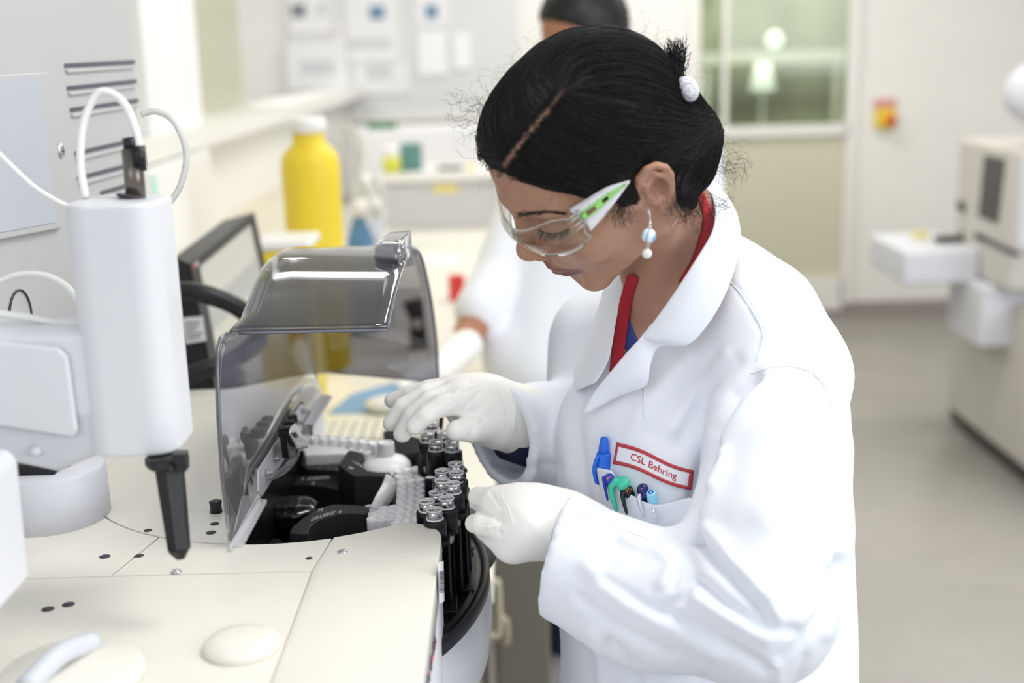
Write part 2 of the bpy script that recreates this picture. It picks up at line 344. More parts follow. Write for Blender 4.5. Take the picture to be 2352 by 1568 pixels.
sheets = [('with a dark photo at its top left', 658, -40, 760, 78, [(668, 10, 703, 40, inkd), (728, 8, 752, 34, inkp)], 0), ('with a blue picture, top middle', 790, -40, 918, 140, [(848, 14, 884, 44, inkb), (800, 90, 900, 110, inkp)], 0), ('with a teal picture, top right', 950, -40, 1030, 60, [(976, 12, 1006, 42, inkb)], 0),
          ('small with pink mark', 762, 60, 788, 96, [(766, 72, 780, 80, inkr)], .002), ('large faint table, lower left', 655, 100, 800, 205, [(690, 140, 770, 170, inkp)], 0), ('faint text, lower middle', 815, 146, 940, 215, [(840, 150, 900, 180, inkp)], .001), ('bright white, lower right', 958, 72, 1028, 172, [], .003), ('narrow bright white, far right', 1040, 80, 1082, 158, [], .003)]  # the bright entries are reflections on the board, put in as white sheets
for nm, a, c, d, e, marks, dy in sheets:
    x0, x1, z0, z1 = quad(a, c, d, e, YB - .045); t = thing('notice_sheet', 'white sheet on the notice board, ' + nm, 'paper', ((x0 + x1) / 2, YB - .047, z0), 'sheets on the notice board')
    b = B(); b.bx((x0, YB - .051 - dy, z0), (x1, YB - .0405, z1)); obj('page', b, mat('bright_paper', (.93, .93, .95), rough=.7) if 'bright' in nm else PAPER, t, smooth=False)
    for k, (a, c, d, e, m) in enumerate(marks):
        x0, x1, z0, z1 = quad(a, c, d, e, YB - .05); b = B(); b.bx((x0, YB - .0525 - dy, z0), (x1, YB - .0505 - dy, z1)); obj('picture', b, m, t, smooth=False)
# emergency button
c = PY(2033, 272, YB - .02); t = thing('emergency_button', 'yellow box with red push button on the right back wall', 'button', c)
b = B(); b.bx(c - (.055, .03, .055), c + (.055, .018, .055)); obj('housing', b, mat('yellow_plastic', (.85, .62, .04), rough=.4), t, bevel=.008); b = B(); b.cyl(c - (-.02, .06, .01), c - (-.02, .03, .01), .03); obj('push_button', b, mat('red_plastic', (.75, .09, .03), rough=.4), t)
c = PY(2033, 237, YB - .01); b = B(); b.bx(c - (.062, .005, .022), c + (.062, .008, .022)); obj('warning_sign', b, mat('pink_red_sign', (.70, .28, .27), rough=.6), smooth=False, label='small red sign above the yellow emergency button', cat='sign')
# ================================================================== bench and the blurred things along it
BENCH = mat('cream_laminate', (.82, .79, .70), rough=.35, spec=.4); CAB = mat('cabinet_grey', (.27, .255, .235), rough=.5); BZ = .85; BXF = -.035
YEL = mat('yellow_bin_plastic', (.87, .66, .05), rough=.42, spec=.4); WPLB = mat('white_lid_plastic', (.84, .83, .80), rough=.4); BLKB = mat('black_monitor_plastic', (.014, .014, .016), rough=.4)
b = B(); b.bx((-.9, 1.55, BZ - .04), (BXF, 6.4, BZ)); obj('bench_top', b, BENCH, bevel=.004, label='long cream worktop running along the left wall', cat='worktop')
def cabinet(y0, y1, lab):
    t = thing('base_cabinet', lab, 'cabinet', ((-.9 + BXF) / 2, (y0 + y1) / 2, 0), 'cabinets under the worktop'); b = B(); b.bx((-.88, y0, 0), (BXF - .06, y1, BZ - .04)); obj('carcass', b, CAB, t, smooth=False)
    b = B(); b.bx((BXF - .06, y0 + .004, .1), (BXF - .04, y1 - .004, BZ - .05)); dr = obj('door', b, CAB, t, bevel=.002)
    ym = y0 + .12; b = B(); zc = P(1150, 1447, 2.2)[2]; b.tube(spline([(BXF - .042, ym, zc + .055), (BXF - .012, ym, zc + .055), (BXF - .004, ym, zc + .045), (BXF - .004, ym, zc - .045), (BXF - .012, ym, zc - .055), (BXF - .042, ym, zc - .055)], 4), .007, 10); obj('handle', b, mat('brass_pull', (.62, .58, .44), rough=.35, metal=.5), dr)
t = thing('pedestal_cabinet', 'brown grey pedestal cabinet with pale handle beside the analyzer, behind her hand', 'cabinet', (.03, 2.4, 0))
PC = mat('pedestal_grey', (.17, .16, .135), rough=.5); xl, xr_ = PY(1134, 1400, 2.2)[0], PY(1262, 1400, 2.2)[0]; b = B(); b.bx((xl, 2.2, .03), (xr_, 2.44, .64)); pc_ = obj('carcass', b, PC, t, bevel=.004); b = B(); b.bx((xl + .01, 2.22, 0), (xr_ - .01, 2.42, .03)); obj('plinth', b, mat('dark_plinth', (.03, .03, .03)), t, smooth=False)
b = B(); b.bx((xl + .003, 2.188, .06), (xr_ - .003, 2.2, .63)); dr = obj('door', b, PC, t, bevel=.003); b = B(); h0, h1 = PY(1158, 1418, 2.16), PY(1158, 1480, 2.16); b.tube(spline([(h0[0] - .02, 2.19, h0[2]), (h0[0] - .004, 2.165, h0[2]), (h0[0] + .004, 2.16, h0[2] - .01), (h0[0] + .004, 2.16, h1[2] + .01), (h0[0] - .004, 2.165, h1[2]), (h0[0] - .02, 2.19, h1[2])], 5), .0065, 10); obj('handle', b, mat('brass_pull_pale', (.50, .46, .33), rough=.4, metal=.3), dr)
cabinet(1.10, 1.98, 'grey base cabinet under the worktop nearest the analyzer'); cabinet(1.99, 2.9, 'grey base cabinet with D-shaped pull beside the analyzer'); cabinet(2.91, 4.6, 'grey base cabinet farther down the worktop behind the man'); cabinet(4.61, 6.38, 'grey base cabinet at the far end of the worktop')
# sharps container
c = PY(727, 600, 2.75); c[2] = BZ; t = thing('sharps_container', 'tall yellow plastic container with a white screw lid on the worktop', 'container', c)
zt = PY(722, 300, 2.75)[2]; H = zt - BZ; R0 = .0655
b = B(); b.lathe([(.001, 0), (R0 * .96, 0), (R0, .008), (R0, H * .30), (R0 * .985, H * .32), (R0 * .985, H * .74), (R0, H * .76), (R0 * 1.0, H * .86), (R0 * .93, H * .905), (R0 * .62, H * .945), (R0 * .55, H * .955), (R0 * .55, H)], c, n=40); obj('body', b, YEL, t)
b = B(); b.lathe([(R0 * .60, H - .004), (R0 * .63, H), (R0 * .63, H + .022), (R0 * .5, H + .03), (.001, H + .032)], c, n=40); obj('lid', b, WPLB, t)
# low yellow box with white lid
c = PZ(660, 640, BZ + .09); t = thing('waste_box', 'low yellow box with a white lid beside the black monitor', 'box', (c[0], c[1], BZ))
x, y = PY(658, 600, 2.35)[:2]; zt = PY(660, 568, 2.35)[2]; b = B(); b.bx((x - .055, y - .05, BZ), (x + .05, y + .09, zt)); obj('body', b, YEL, t, bevel=.01); b = B(); b.bx((x - .058, y - .052, zt), (x + .055, y + .092, zt + .018)); obj('lid', b, WPLB, t, bevel=.006)
# black monitor
mo = thing('monitor', 'black monitor with a pale grey screen and a white sticker behind the hood', 'monitor', P(520, 760, 1.95))
tl = P(428, 607, 1.75); tr = P(577, 489, 2.15); bl = P(486, 900, 1.72); br = tr + (bl - tl)
u = (tr - tl); v = (bl - tl); n = np.cross(u, v); n /= np.linalg.norm(n); n = n if n @ (CAM - tl) > 0 else -n
def mp_(a, c, o=0): return tl + u * a + v * c + n * o
def slab(a0, a1, c0, c1, o0, o1):
    b = B(); b.add([mp_(a, c, o) for a in (a0, a1) for c in (c0, c1) for o in (o0, o1)], [(0, 1, 3, 2), (4, 6, 7, 5), (0, 4, 5, 1), (2, 3, 7, 6), (0, 2, 6, 4), (1, 5, 7, 3)]); return b
obj('case', slab(-.01, 1.01, 0, 1, -.055, -.001), BLKB, mo, bevel=.003); 
b = slab(0, 1, 0, .075, -.001, .006)
for q in (slab(0, .10, .075, 1, -.001, .006), slab(.955, 1, .075, 1, -.001, .006), slab(.10, .955, .93, 1, -.001, .006)): b.add(q.V(), q.f)
bz_ = obj('bezel', b, BLKB, mo, smooth=False); obj('screen', slab(.10, .955, .075, .93, -.001, .001), mat('screen_glass', (.50, .49, .44), rough=.25, emit=.16), mo, smooth=False)
sc_ = mat('screen_grey', (.42, .42, .40), rough=.3)
b = slab(.14, .9, .40, .62, .001, .0015); obj('screen_band', b, sc_, mo, smooth=False)
b = slab(.012, .035, .025, .05, .006, .007); obj('emblem', b, mat('red_mark', (.5, .05, .04)), bz_, smooth=False); b = slab(.045, .085, .022, .055, .006, .007); obj('emblem', b, mat('grey_mark', (.4, .4, .4)), bz_, smooth=False)
t1, t2, t3, t4 = P(415, 732, 1.62), P(466, 726, 1.62), P(474, 780, 1.62), P(425, 789, 1.62)
obj('side_panel', B().add([P(x, y, d) for x, y in ((396, 590), (432, 604), (490, 900), (425, 900)) for d in (1.70, 1.76)], [(0, 1, 3, 2), (2, 3, 5, 4), (4, 5, 7, 6), (6, 7, 1, 0), (0, 2, 4, 6), (1, 7, 5, 3)]), BLKB, mo, smooth=False)
st = B(); q = [P(x, y, 1.695) for x, y in ((416, 730), (466, 726), (474, 782), (426, 790))]; q2 = [p_ + (CAM - p_) * -.001 for p_ in q]; st.add(q + q2, [(0, 1, 2, 3), (4, 7, 6, 5), (0, 4, 5, 1), (1, 5, 6, 2), (2, 6, 7, 3), (3, 7, 4, 0)]); sk_ = obj('sticker', st, PAPER, mo, smooth=False)
ln_ = B()
for k in range(5):
    y0 = 740 + k * 9; x0 = 424 + k * 1.6; w0 = 36 - (k % 3) * 6; ln_.add([P(x0, y0, 1.694), P(x0 + w0, y0 - 4, 1.694), P(x0 + w0, y0 - 1, 1.694), P(x0, y0 + 3, 1.694)], [(0, 1, 2, 3)])
obj('printed_lines', ln_, inkd, sk_, smooth=False)
b = B(); mb = P(470, 860, 1.9); b.bx((mb[0] - .15, 1.62, BZ), (mb[0] + .16, 1.98, BZ + .025)); b.bx((mb[0] - .04, 1.84, BZ), (mb[0] + .05, 1.9, BZ + .22)); obj('foot', b, BLKB, mo, bevel=.004)
b = B(); b.tube(spline([P(x, y, d) for x, y, d in ((385, 672, 1.62), (430, 668, 1.60), (480, 678, 1.60), (545, 705, 1.62), (592, 748, 1.66), (588, 790, 1.66), (530, 828, 1.62), (470, 850, 1.60), (405, 872, 1.60))], 6), .0125, 14); obj('black_cable_loop', b, BLKB, label='thick black cable looping in front of the black monitor', cat='cable')
# keyboard, mouse mat, mouse
KB = mat('cream_key_plastic', (.40, .38, .28), rough=.6); kz = BZ + .002  # base darkened to put shade into the gaps between the keys
kc = PZ(830, 985, BZ + .02); t = thing('keyboard', 'cream computer keyboard lying on the worktop behind the carousel', 'keyboard', (kc[0], kc[1], BZ))
b = B(); b.bx((kc[0] - .25, kc[1] - .07, BZ), (kc[0] + .13, kc[1] + .08, BZ + .016)); obj('base', b, KB, t, bevel=.004)
b = B()
for r in range(5):
    for c_ in range(18): x = kc[0] - .24 + c_ * .0205; y = kc[1] - .055 + r * .0255; b.box((x + .009, y + .01, BZ + .020), (.0165, .019, .009))
obj('keys', b, mat('key_cap', (.84, .82, .70), rough=.6), t, bevel=.002, kind='stuff')
c = PZ(835, 918, BZ); b = B(); b.prism([(c[0] + a, c[1] + d) for a, d in ((-.06, -.10), (.20, -.10), (.20, .10), (.05, .12), (-.03, .03))], BZ, BZ + .004); obj('mouse_mat', b, mat('mat_blue', (.22, .38, .60), rough=.8), label='blue mouse mat on the worktop behind the carousel', cat='mat', smooth=False)
c = PZ(900, 925, BZ + .02); t = thing('mouse', 'white computer mouse on the blue mat', 'mouse', (c[0], c[1], BZ + .004)); b = B(); b.ball((c[0], c[1], BZ + .018), (.055, .032, .018)); obj('shell', b, WPLB, t); b = B(); b.tube([(c[0] - .045, c[1], BZ + .014), (c[0] - .052, c[1], BZ + .014)], .004); obj('wheel', b, CAB, t)
# papers and bags strewn on the worktop
for i, (x, y, w_, h_, col, lab) in enumerate([(1000, 600, .20, .28, (.80, .80, .74), 'cream paper sheets beyond the hood handle'), (900, 840, .22, .16, (.80, .80, .80), 'white paper under the smoked hood wall'), (985, 560, .16, .14, (.66, .68, .58), 'pale green printed sheet farthest along the worktop'), (1040, 900, .12, .18, (.83, .81, .76), 'white sheet beside the gloved hand of the man')]):
    c = PZ(x, y, BZ); b = B(); b.prism([(c[0] - w_ / 2, c[1] - h_ / 2), (c[0] + w_ / 2 - .02, c[1] - h_ / 2 + .02), (c[0] + w_ / 2, c[1] + h_ / 2), (c[0] - w_ / 2 + .01, c[1] + h_ / 2 - .01)], BZ + .0005, BZ + .003 + i * .001); obj('paper_sheet', b, mat('sheet_%d' % i, col, rough=.8, var=.1, vscale=30), label=lab, cat='paper', smooth=False)
c = PZ(1050, 690, BZ); t = thing('red_box', 'small bright red box on the worktop by the man', 'box', c); b = B(); top_ = PY(1050, 632, c[1])[2]; b.box((c[0], c[1], (BZ + top_) / 2), (.040, .040, top_ - BZ), rotz(.3)); obj('carton', b, mat('red_card', (.66, .035, .03), rough=.5), t, bevel=.002)
c = PZ(962, 800, BZ); t = thing('hand_scanner', 'black handheld scanner standing on the worktop, seen through the hood', 'scanner', c); tz = PY(960, 690, c[1])[2]
b = B(); b.tube([(c[0], c[1], BZ), (c[0], c[1], BZ + (tz - BZ) * .6), (c[0] - .01, c[1], tz)], [.024, .018, .027], 14); obj('body', b, BLKB, t); b = B(); b.ball((c[0], c[1] - .02, BZ + (tz - BZ) * .55), .013); obj('button', b, WPLB, t)
# bottles, bags, hoses behind the yellow container
for (x, y, Y, r, h_, col, lab) in ((828, 560, 3.1, .035, .17, (.10, .24, .42), 'blue labelled bottle right of the yellow container'), (866, 556, 3.2, .033, .16, (.78, .79, .84), 'white wash bottle near the yellow container'), (840, 500, 3.7, .04, .20, (.72, .72, .66), 'grey white bottle farther behind the yellow container')):
    c = PY(x, y, Y); c[2] = BZ; hh = PY(x, y - 100, Y)[2] - BZ; t = thing('bottle', lab, 'bottle', c); b = B(); b.lathe([(.001, 0), (r, 0), (r, hh * .7), (r * .45, hh * .86), (r * .4, hh * .9)], c); obj('body', b, mat('bottle_' + lab[:6], col, rough=.4, var=.3, vscale=25), t); b = B(); b.lathe([(r * .5, hh * .88), (r * .5, hh), (.001, hh)], c); obj('cap', b, WPLB, t)
b = B(); b.tube(spline([PY(x, y, 3.6) for x, y in ((785, 290), (815, 300), (828, 350), (820, 395), (845, 440), (872, 500))], 6), .010, 10); b.tube(spline([PY(x, y, 3.75) for x, y in ((800, 300), (812, 340), (830, 390), (865, 420), (880, 470))], 6), .008, 10); obj('grey_tubing', b, mat('tubing_grey', (.58, .58, .53), rough=.5), label='grey tubing hanging right of the yellow container', cat='tubing')
# shelf unit, teal box, lime bottle, green strip at the far end of the worktop
Y = 5.0; x0, x1, z0, z1 = quad(882, 418, 1150, 516, Y); t = thing('drawer_unit', 'long grey drawer unit with a white shelf top at the worktop end', 'drawer unit', ((x0 + x1) / 2, Y, BZ))
b = B(); b.bx((x0, Y, BZ), (x1, Y + .35, z1)); obj('carcass', b, mat('drawer_grey', (.56, .56, .57), rough=.5), t, bevel=.005); b = B(); b.bx((x0 - .02, Y - .03, z1), (x1 + .03, Y + .38, z1 + .035)); obj('shelf', b, WPLB, t, bevel=.005); b = B(); a0, a1, a2, a3 = quad(996, 424, 1052, 442, Y); b.bx((a0, Y - .004, a2), (a1, Y, a3)); obj('label', b, mat('label_yellow', (.80, .68, .25), rough=.6), t, smooth=False)
zs = z1 + .035
def onshelf(name, px0, py0, px1, lab, cat, col, dy=.1, bev=.006, Y=5.0):
    x0, x1, z0, z1_ = quad(px0, py0, px1, 392, Y + .05); b = B(); b.bx((x0, Y + .05, zs), (x1, Y + .05 + dy, max(z1_, zs + .01))); return obj(name, b, mat(name + '_m', col, rough=.5), bevel=bev, label=lab, cat=cat)
onshelf('teal_box', 918, 332, 968, 'teal green box on the grey drawer unit', 'box', (.12, .27, .25)); 
x0, x1, z0, z1_ = quad(874, 338, 916, 392, 4.95); c = np.array([(x0 + x1) / 2, 5.02, zs]); t = thing('squeeze_bottle', 'lime and white bottle left of the teal box', 'bottle', c); b = B(); b.lathe([(.001, 0), (.036, 0), (.036, (z1_ - zs) * .6)], c); obj('body', b, mat('lime', (.66, .68, .08), rough=.5), t); b = B(); b.lathe([(.036, (z1_ - zs) * .6), (.03, (z1_ - zs) * .9), (.012, z1_ - zs)], c); obj('top', b, WPLB, t)
onshelf('black_marker_tray', 1005, 386, 1062, 'thin black tray on the white shelf top', 'tray', (.02, .05, .05), bev=.002); onshelf('yellow_note_block', 1068, 386, 1094, 'small yellow block beside the thin black tray', 'block', (.75, .65, .25), bev=.002)
c = PY(865, 470, 4.9)
x0, x1, z0, z1 = quad(800, 300, 1190, 388, 5.9); b = B(); b.bx((x0, 5.9, BZ), (x1, 6.3, z1)); obj('white_cupboard', b, WHITE, bevel=.01, label='low white cupboard at the far end below the notice board', cat='cupboard')
x0, x1, z0, z1_ = quad(843, 279, 908, 293, 5.95); b = B(); b.bx((x0, 5.95, z1), (x1, 6.05, z1 + .03)); obj('green_strip', b, mat('deep_green', (.015, .17, .06), rough=.5), label='flat dark green strip lying on the white cupboard', cat='strip', bevel=.003)
# white box and notice on the pier, left
x, y, z = PX(400, 330, -.78); DY0, DY1 = PX(326, 300, -.775)[1], PX(478, 290, -.775)[1]; t = thing('wall_dispenser', 'white box with a paper notice below the white pier on the left', 'box', (-.80, 3.2, z)); a = PX(330, 245, -.8); b_ = PX(478, 340, -.8)
b = B(); b.bx((-.90, DY0, 1.10), (-.775, DY1, 1.325)); obj('housing', b, WPLB, t, bevel=.006); b = B(); b.bx((-.7755, DY0 + .02, 1.12), (-.770, DY0 + (DY1 - DY0) * .55, 1.32)); obj('notice', b, PAPER, t, smooth=False); b = B(); b.bx((-.770, DY0 + .02, 1.20), (-.769, DY0 + .05, 1.31)); obj('green_margin', b, mat('mint', (.35, .8, .66), rough=.6), t, smooth=False)

# ------------------------------------------------------------------ instruments on the right
RW = mat('instrument_cream', (.58, .56, .52), rough=.45); RWB = mat('instrument_white', (.70, .71, .77), rough=.4); RD = mat('dark_window', (.02, .02, .018), rough=.2)
t = thing('floor_cabinet', 'pale grey floor cabinet at the right edge under the cream instrument', 'cabinet', (2.2, 4.2, 0)); X = 1.81
b = B(); b.bx((X, 3.85, .06), (2.7, 4.88, .62)); obj('carcass', b, RW, t, bevel=.01); b = B(); b.bx((X + .005, 3.87, .015), (2.68, 4.86, .06)); obj('plinth', b, RD, t, smooth=False)
for yy_ in (3.95, 4.7): b = B(); b.cyl((X + .05, yy_, 0), (X + .05, yy_, .03), .03); obj('foot', b, RD, t)
t = thing('paper_tray_unit', 'white drawer block jutting out below the cream instrument', 'drawer', (2.1, 4.0, .65)); XD = 1.70; c = PX(2250, 800, XD); z1 = PX(2250, 655, XD)[2]; yf = PX(2172, 760, XD)[1]
b = B(); b.bx((XD, c[1], c[2]), (2.6, yf, z1)); obj('drawer_body', b, RWB, t, bevel=.012); b = B(); e = PX(2310, 650, XD); b.bx((XD + .10, c[1] + .02, z1 - .001), (2.5, c[1] + .16, z1 + .004)); obj('slot', b, RD, t, smooth=False)
t = thing('lab_instrument', 'cream boxy instrument with a black side window at the right edge', 'instrument', (2.1, 4.0, z1)); XI = 1.74
ca = PX(2318, 600, XI); top = PX(2318, 338, XI)[2]; far = PX(2197, 400, XI)[1]
b = B(); b.bx((XI, ca[1], z1 + .0), (2.7, far, top)); obj('case', b, RW, t, bevel=.02)
def onX(pts, X_, th, m, name, par): b = B(); q = [PX(x, y, X_) for x, y in pts]; b.add(q + [a - (th, 0, 0) for a in q], [(0, 1, 2, 3), (4, 7, 6, 5), (0, 4, 5, 1), (1, 5, 6, 2), (2, 6, 7, 3), (3, 7, 4, 0)]); return obj(name, b, m, par, smooth=False)
onX([(2262, 356), (2310, 366), (2293, 514), (2248, 496)], XI, .003, RD, 'dark_window', t); onX([(2240, 532), (2343, 580), (2341, 592), (2240, 546)], XI, .004, RD, 'slot', t)
b = B(); b.bx((XI + .02, ca[1] - .012, z1 + .16), (2.7, ca[1], top - .03)); obj('front_panel', b, RWB, t, bevel=.006)
c = PY(2080, 578, 4.45); cb = PY(2080, 655, 4.45)
b = B(); b.bx((c[0], 4.45, cb[2]), (XI, 4.9, c[2])); obj('side_tray', b, RWB, t, bevel=.012)
sz = c[2]; c = PZ(2110, 545, sz); b = B(); b.bx((c[0] - .02, c[1] - .03, sz), (c[0] + .03, c[1] + .03, sz + .02)); obj('yellow_pad', b, mat('pad_yellow', (.75, .65, .2)), label='small yellow pad on the white tray left of the instrument', cat='pad', bevel=.003)
t = thing('stapler', 'black curved device standing on the white tray left of the instrument', 'device', PZ(2190, 556, sz)); c = ORG[t.name]; b = B(); b.bx(c + (-.07, -.02, 0), c + (.05, .03, .025)); obj('base', b, RD, t, bevel=.006); b = B(); b.tube(spline([c + (.04, 0, .02), c + (.05, 0, .10), c + (.01, 0, .15)], 6), .014, 10); obj('arm', b, RD, t)
c = PY(2352, 215, 4.3); t = thing('task_lamp', 'white rounded lamp head above the instrument, upper right', 'lamp', (c[0] + .05, 4.3, top)); b = B(); b.ball(c + (.06, 0, 0), (.13, .08, .11)); obj('head', b, RWB, t); b = B(); b.cyl(c + (.10, 0, -.08), (c[0] + .12, 4.3, top), .02); obj('stem', b, RWB, t)
# ================================================================== the analyzer on the bench
DECK = mat('cream_deck', (.80, .775, .70), rough=.42, spec=.4, var=.01, vscale=20); SHELL = mat('shell_white', (.80, .81, .84), rough=.4, spec=.4); LGREY = mat('shell_grey', (.62, .635, .69), rough=.45)
WELL = mat('black_well', (.006, .006, .007), rough=.35, spec=.4); BLK1 = mat('black_moulding', (.010, .010, .012), rough=.38, spec=.5, bump=.1, bscale=300); GREYBLK = mat('charcoal_anodised', (.028, .028, .032), rough=.5, spec=.5, bump=.15, bscale=700, bdist=.0003)
ALU = mat('brushed_aluminium', (.66, .67, .69), rough=.38, metal=.35, bump=.2, bscale=300, bdist=.0002); STEEL = mat('zinc_steel', (.62, .62, .64), rough=.28, metal=.8); HOLE = mat('dark_hole', (.05, .045, .06), rough=.6); INK = mat('white_lettering', (.75, .75, .75), rough=.6)
CC = np.array([-.23, 1.226]); RR = .2095; ZD = 1.13; XH = -.252
an = thing('blood_analyzer', 'cream bench-top analyzer with a round black carousel well and open smoked hood', 'analyzer', (-.4, 1.1, BZ if 'BZ' in globals() else .85))
def arc(c, r, a0, a1, n=24): return [(c[0] + r * math.cos(a), c[1] + r * math.sin(a)) for a in np.linspace(a0, a1, n)]
aA = math.atan2(1.0177 - CC[1], XH - CC[0]); aB = math.atan2(-.1731, .118)    # from the hinge round to the right cover
aS1 = math.atan2(PZ(765, 1235, ZD)[1] - CC[1], PZ(765, 1235, ZD)[0] - CC[0])
b = B()
bodyp = [(-.9, .45), (-.069, .45), (-.069, 1.019)] + arc((-.106, 1.019), .036, 0, math.pi * .55, 8) + arc(CC, RR + .001, aB, aA, 24)[1:] + [(XH, 1.547), (-.9, 1.547)]
b.prism(bodyp, .86, ZD - .004); obj('housing', b, SHELL, an, smooth=False)
b = B(); b.bx((-.9, .45, .86 - .01), (-.10, 1.52, .87)); obj('underframe', b, HOLE, an, smooth=False)
g = .0009; xs = -.1735; ys_ = .956
def panel(poly, name='deck_panel', m=DECK, z0=ZD - .004, z1=ZD, bev=.0008):
    b = B(); b.prism(poly, z0, z1); return obj(name, b, m, an, bevel=bev)
s1 = PZ(765, 1235, ZD)[:2]; s1b = PZ(720, 1310, ZD)[:2]; s2 = PZ(355, 1238, ZD)[:2]; s2b = PZ(270, 1300, ZD)[:2]
a_s1 = math.atan2(s1[1] - CC[1], s1[0] - CC[0]); a_s2 = math.atan2(s2[1] - CC[1], s2[0] - CC[0]) 
panel([(-.9, .45), (xs - g, .45), (xs - g, ys_ - g), (-.9, ys_ - g)])
panel([(s2b[0] + g, ys_ + g), (xs - g, ys_ + g)] + arc(CC, RR, a_s1 - .006, a_s2 + .006, 30))
aW = math.radians(-195)
panel([(-.9, ys_ + g), (s2b[0] - g, ys_ + g)] + arc(CC, RR, a_s2 - .006, aW, 30) + [(CC[0] + RR * math.cos(aW), 1.547), (-.9, 1.547)])
panel([(XH, CC[1] - RR + .003)] + arc(CC, RR - .0016, aA, aW, 30) + [(CC[0] + (RR - .0016) * math.cos(aW), 1.547), (XH, 1.547)])
def soft_top(o, ztop, xseam):
    me = o.data; at = me.attributes.new('bevel_weight_edge', 'FLOAT', 'EDGE'); org = ORG[o.parent.name]
    for e in me.edges:
        a, c = [np.array(me.vertices[i].co) + org for i in e.vertices]
        if abs(a[2] - ztop) < 1e-4 and abs(c[2] - ztop) < 1e-4 and not (a[0] < xseam + .012 and c[0] < xseam + .012): at.data[e.index].value = 1.0 if max(a[1], c[1]) < 1.06 and min(a[0], c[0]) > -.075 or min(a[0], c[0]) > -.10 else .35
    o.modifiers['b'].limit_method = 'WEIGHT'
# right cover, rounded over
cov = [(xs + g, ys_), (xs + g, .45), (-.068, .45), (-.068, 1.020)] + arc((-.106, 1.020), .038, 0, math.pi * .55, 12) + arc(CC, RR, aB, a_s1 + .006, 16)[1:]
b = B(); b.prism(cov, ZD - .03, ZD + .0005); so = obj('side_cover', b, DECK, an, bevel=.010, seg=5); soft_top(so, ZD + .0005, xs)
# lettering and red line on the flank of the cover (blurred script)
ft = B()
for (x0, y0, x1, y1, r) in ((999, 1446, 998, 1464, .0006), (996, 1462, 998, 1474, .0016), (993, 1476, 995, 1490, .0018), (995, 1492, 994, 1502, .0010), (987, 1506, 989, 1520, .0012), (986, 1522, 988, 1536, .0018), (981, 1550, 982, 1562, .0022), (979, 1564, 979, 1580, .0016)): ft.tube([PX(x0, y0, -.0682), PX(x1, y1, -.0682)], r, 8, flat=None)
obj('flank_lettering', ft, mat('navy_print', (.06, .05, .13)), an, smooth=False)
ft = B(); ft.tube([PX(1001, 1475, -.0682), PX(983, 1568, -.0682), PX(972, 1620, -.0682)], .0007, 6); obj('flank_line', ft, mat('red_print', (.6, .06, .08)), an, smooth=False)
# holes and screws
for (x, y, r) in ((211, 1081, .0035), (340, 1218, .0038), (485, 1223, .0046), (493, 1203, .0042), (241, 1278, .0048), (320, 1276, .0040), (110, 1399, .0050), (157, 1388, .0050), (710, 1282, .0030)):
    c = PZ(x, y, ZD); b = B(); b.cyl(c - (0, 0, .0035), c + (0, 0, .0003), r, n=20); obj('hole', b, HOLE, an)
for (x, y) in ((787, 1269), (405, 1314)):
    c = PZ(x, y, ZD); b = B(); b.lathe([(.0045, 0), (.0045, .0008), (.003, .0022), (.0001, .0024)], c); obj('screw', b, STEEL, an)
c = PZ(497, 1176, ZD); b = B(); b.lathe([(.0058, 0), (.0054, .008), (.0062, .011), (.0001, .0112)], c, n=20); obj('rubber_buffer', b, BLK1, an)
c = PZ(556, 1487, ZD); b = B(); b.lathe([(.028, 0), (.028, .004), (.025, .0070), (.016, .0085), (.0001, .009)], c, n=40); obj('white_button', b, DECK, an)
c = PZ(165, 1562, ZD); b = B(); b.lathe([(.050, 0), (.050, .006), (.046, .010), (.0001, .011)], c, n=40); kn = obj('turn_knob', b, DECK, an); b = B(); b.tube(spline([c + (-.020, -.030, .011), c + (-.006, 0, .020), c + (.006, .032, .013)], 6), [.008] * 13, 12); obj('knob_grip', b, LGREY, kn)
# well
ZW = 1.035
b = B(); n_ = 72; b.lathe([(RR + .0005, ZD - .004), (RR + .0005, ZW), (.0001, ZW)], (CC[0], CC[1], 0), n=n_); V_ = b.V(); 
wl = B(); keep = [f for f in b.f]
# only the half under the deck and in front keeps its wall: the right side is open to the tray
def keepf(f):
    if len(f) > 4: return False
    c = V_[list(f)].mean(0); return not (c[0] > -.09 and c[2] > ZW + .001 or (c[1] > 1.30 and c[0] > XH and c[2] > ZW + .001))
wl.add(V_, [f for f in keep if keepf(f)]); obj('carousel_well', wl, WELL, an, solid=.0015)
b = B(); b.bx((XH + .0004, 1.022, ZW), (XH + .0025, 1.432, ZD + .0005)); obj('well_liner', b, WELL, an, smooth=False)
# tray with raised rim
TC = np.array([-.353, 1.134]); TR = .323
def tarc(r, n=60): return [(TC[0] + r * math.cos(a), TC[1] + r * math.sin(a)) for a in np.linspace(-.62, 1.25, n)]
def crescent(r0, r1, z0, z1, name, m, **k):
    o_ = tarc(r1); i_ = tarc(r0)[::-1]; b = B(); b.prism(o_ + i_, z0, z1); return obj(name, b, m, an, **k)
tray = tarc(TR - .014) + [(-.26, 1.44), (-.26, 1.03), (-.2, .985)]
b = B(); b.prism(tray, 1.035, 1.043); obj('tray', b, BLK1, an, smooth=False)
rim = []
for a in np.linspace(-.66, 1.25, 80):
    rim.append([(TC[0] + r * math.cos(a), TC[1] + r * math.sin(a), z) for r, z in ((TR - .018, 1.040), (TR - .016, 1.0455), (TR - .012, 1.0475), (TR - .009, 1.0450), (TR - .006, 1.046), (TR - .002, 1.049), (TR + .0008, 1.046), (TR + .001, 1.030))])
b = B(); b.grid(rim); obj('tray_rim', b, BLK1, an, solid=.001)
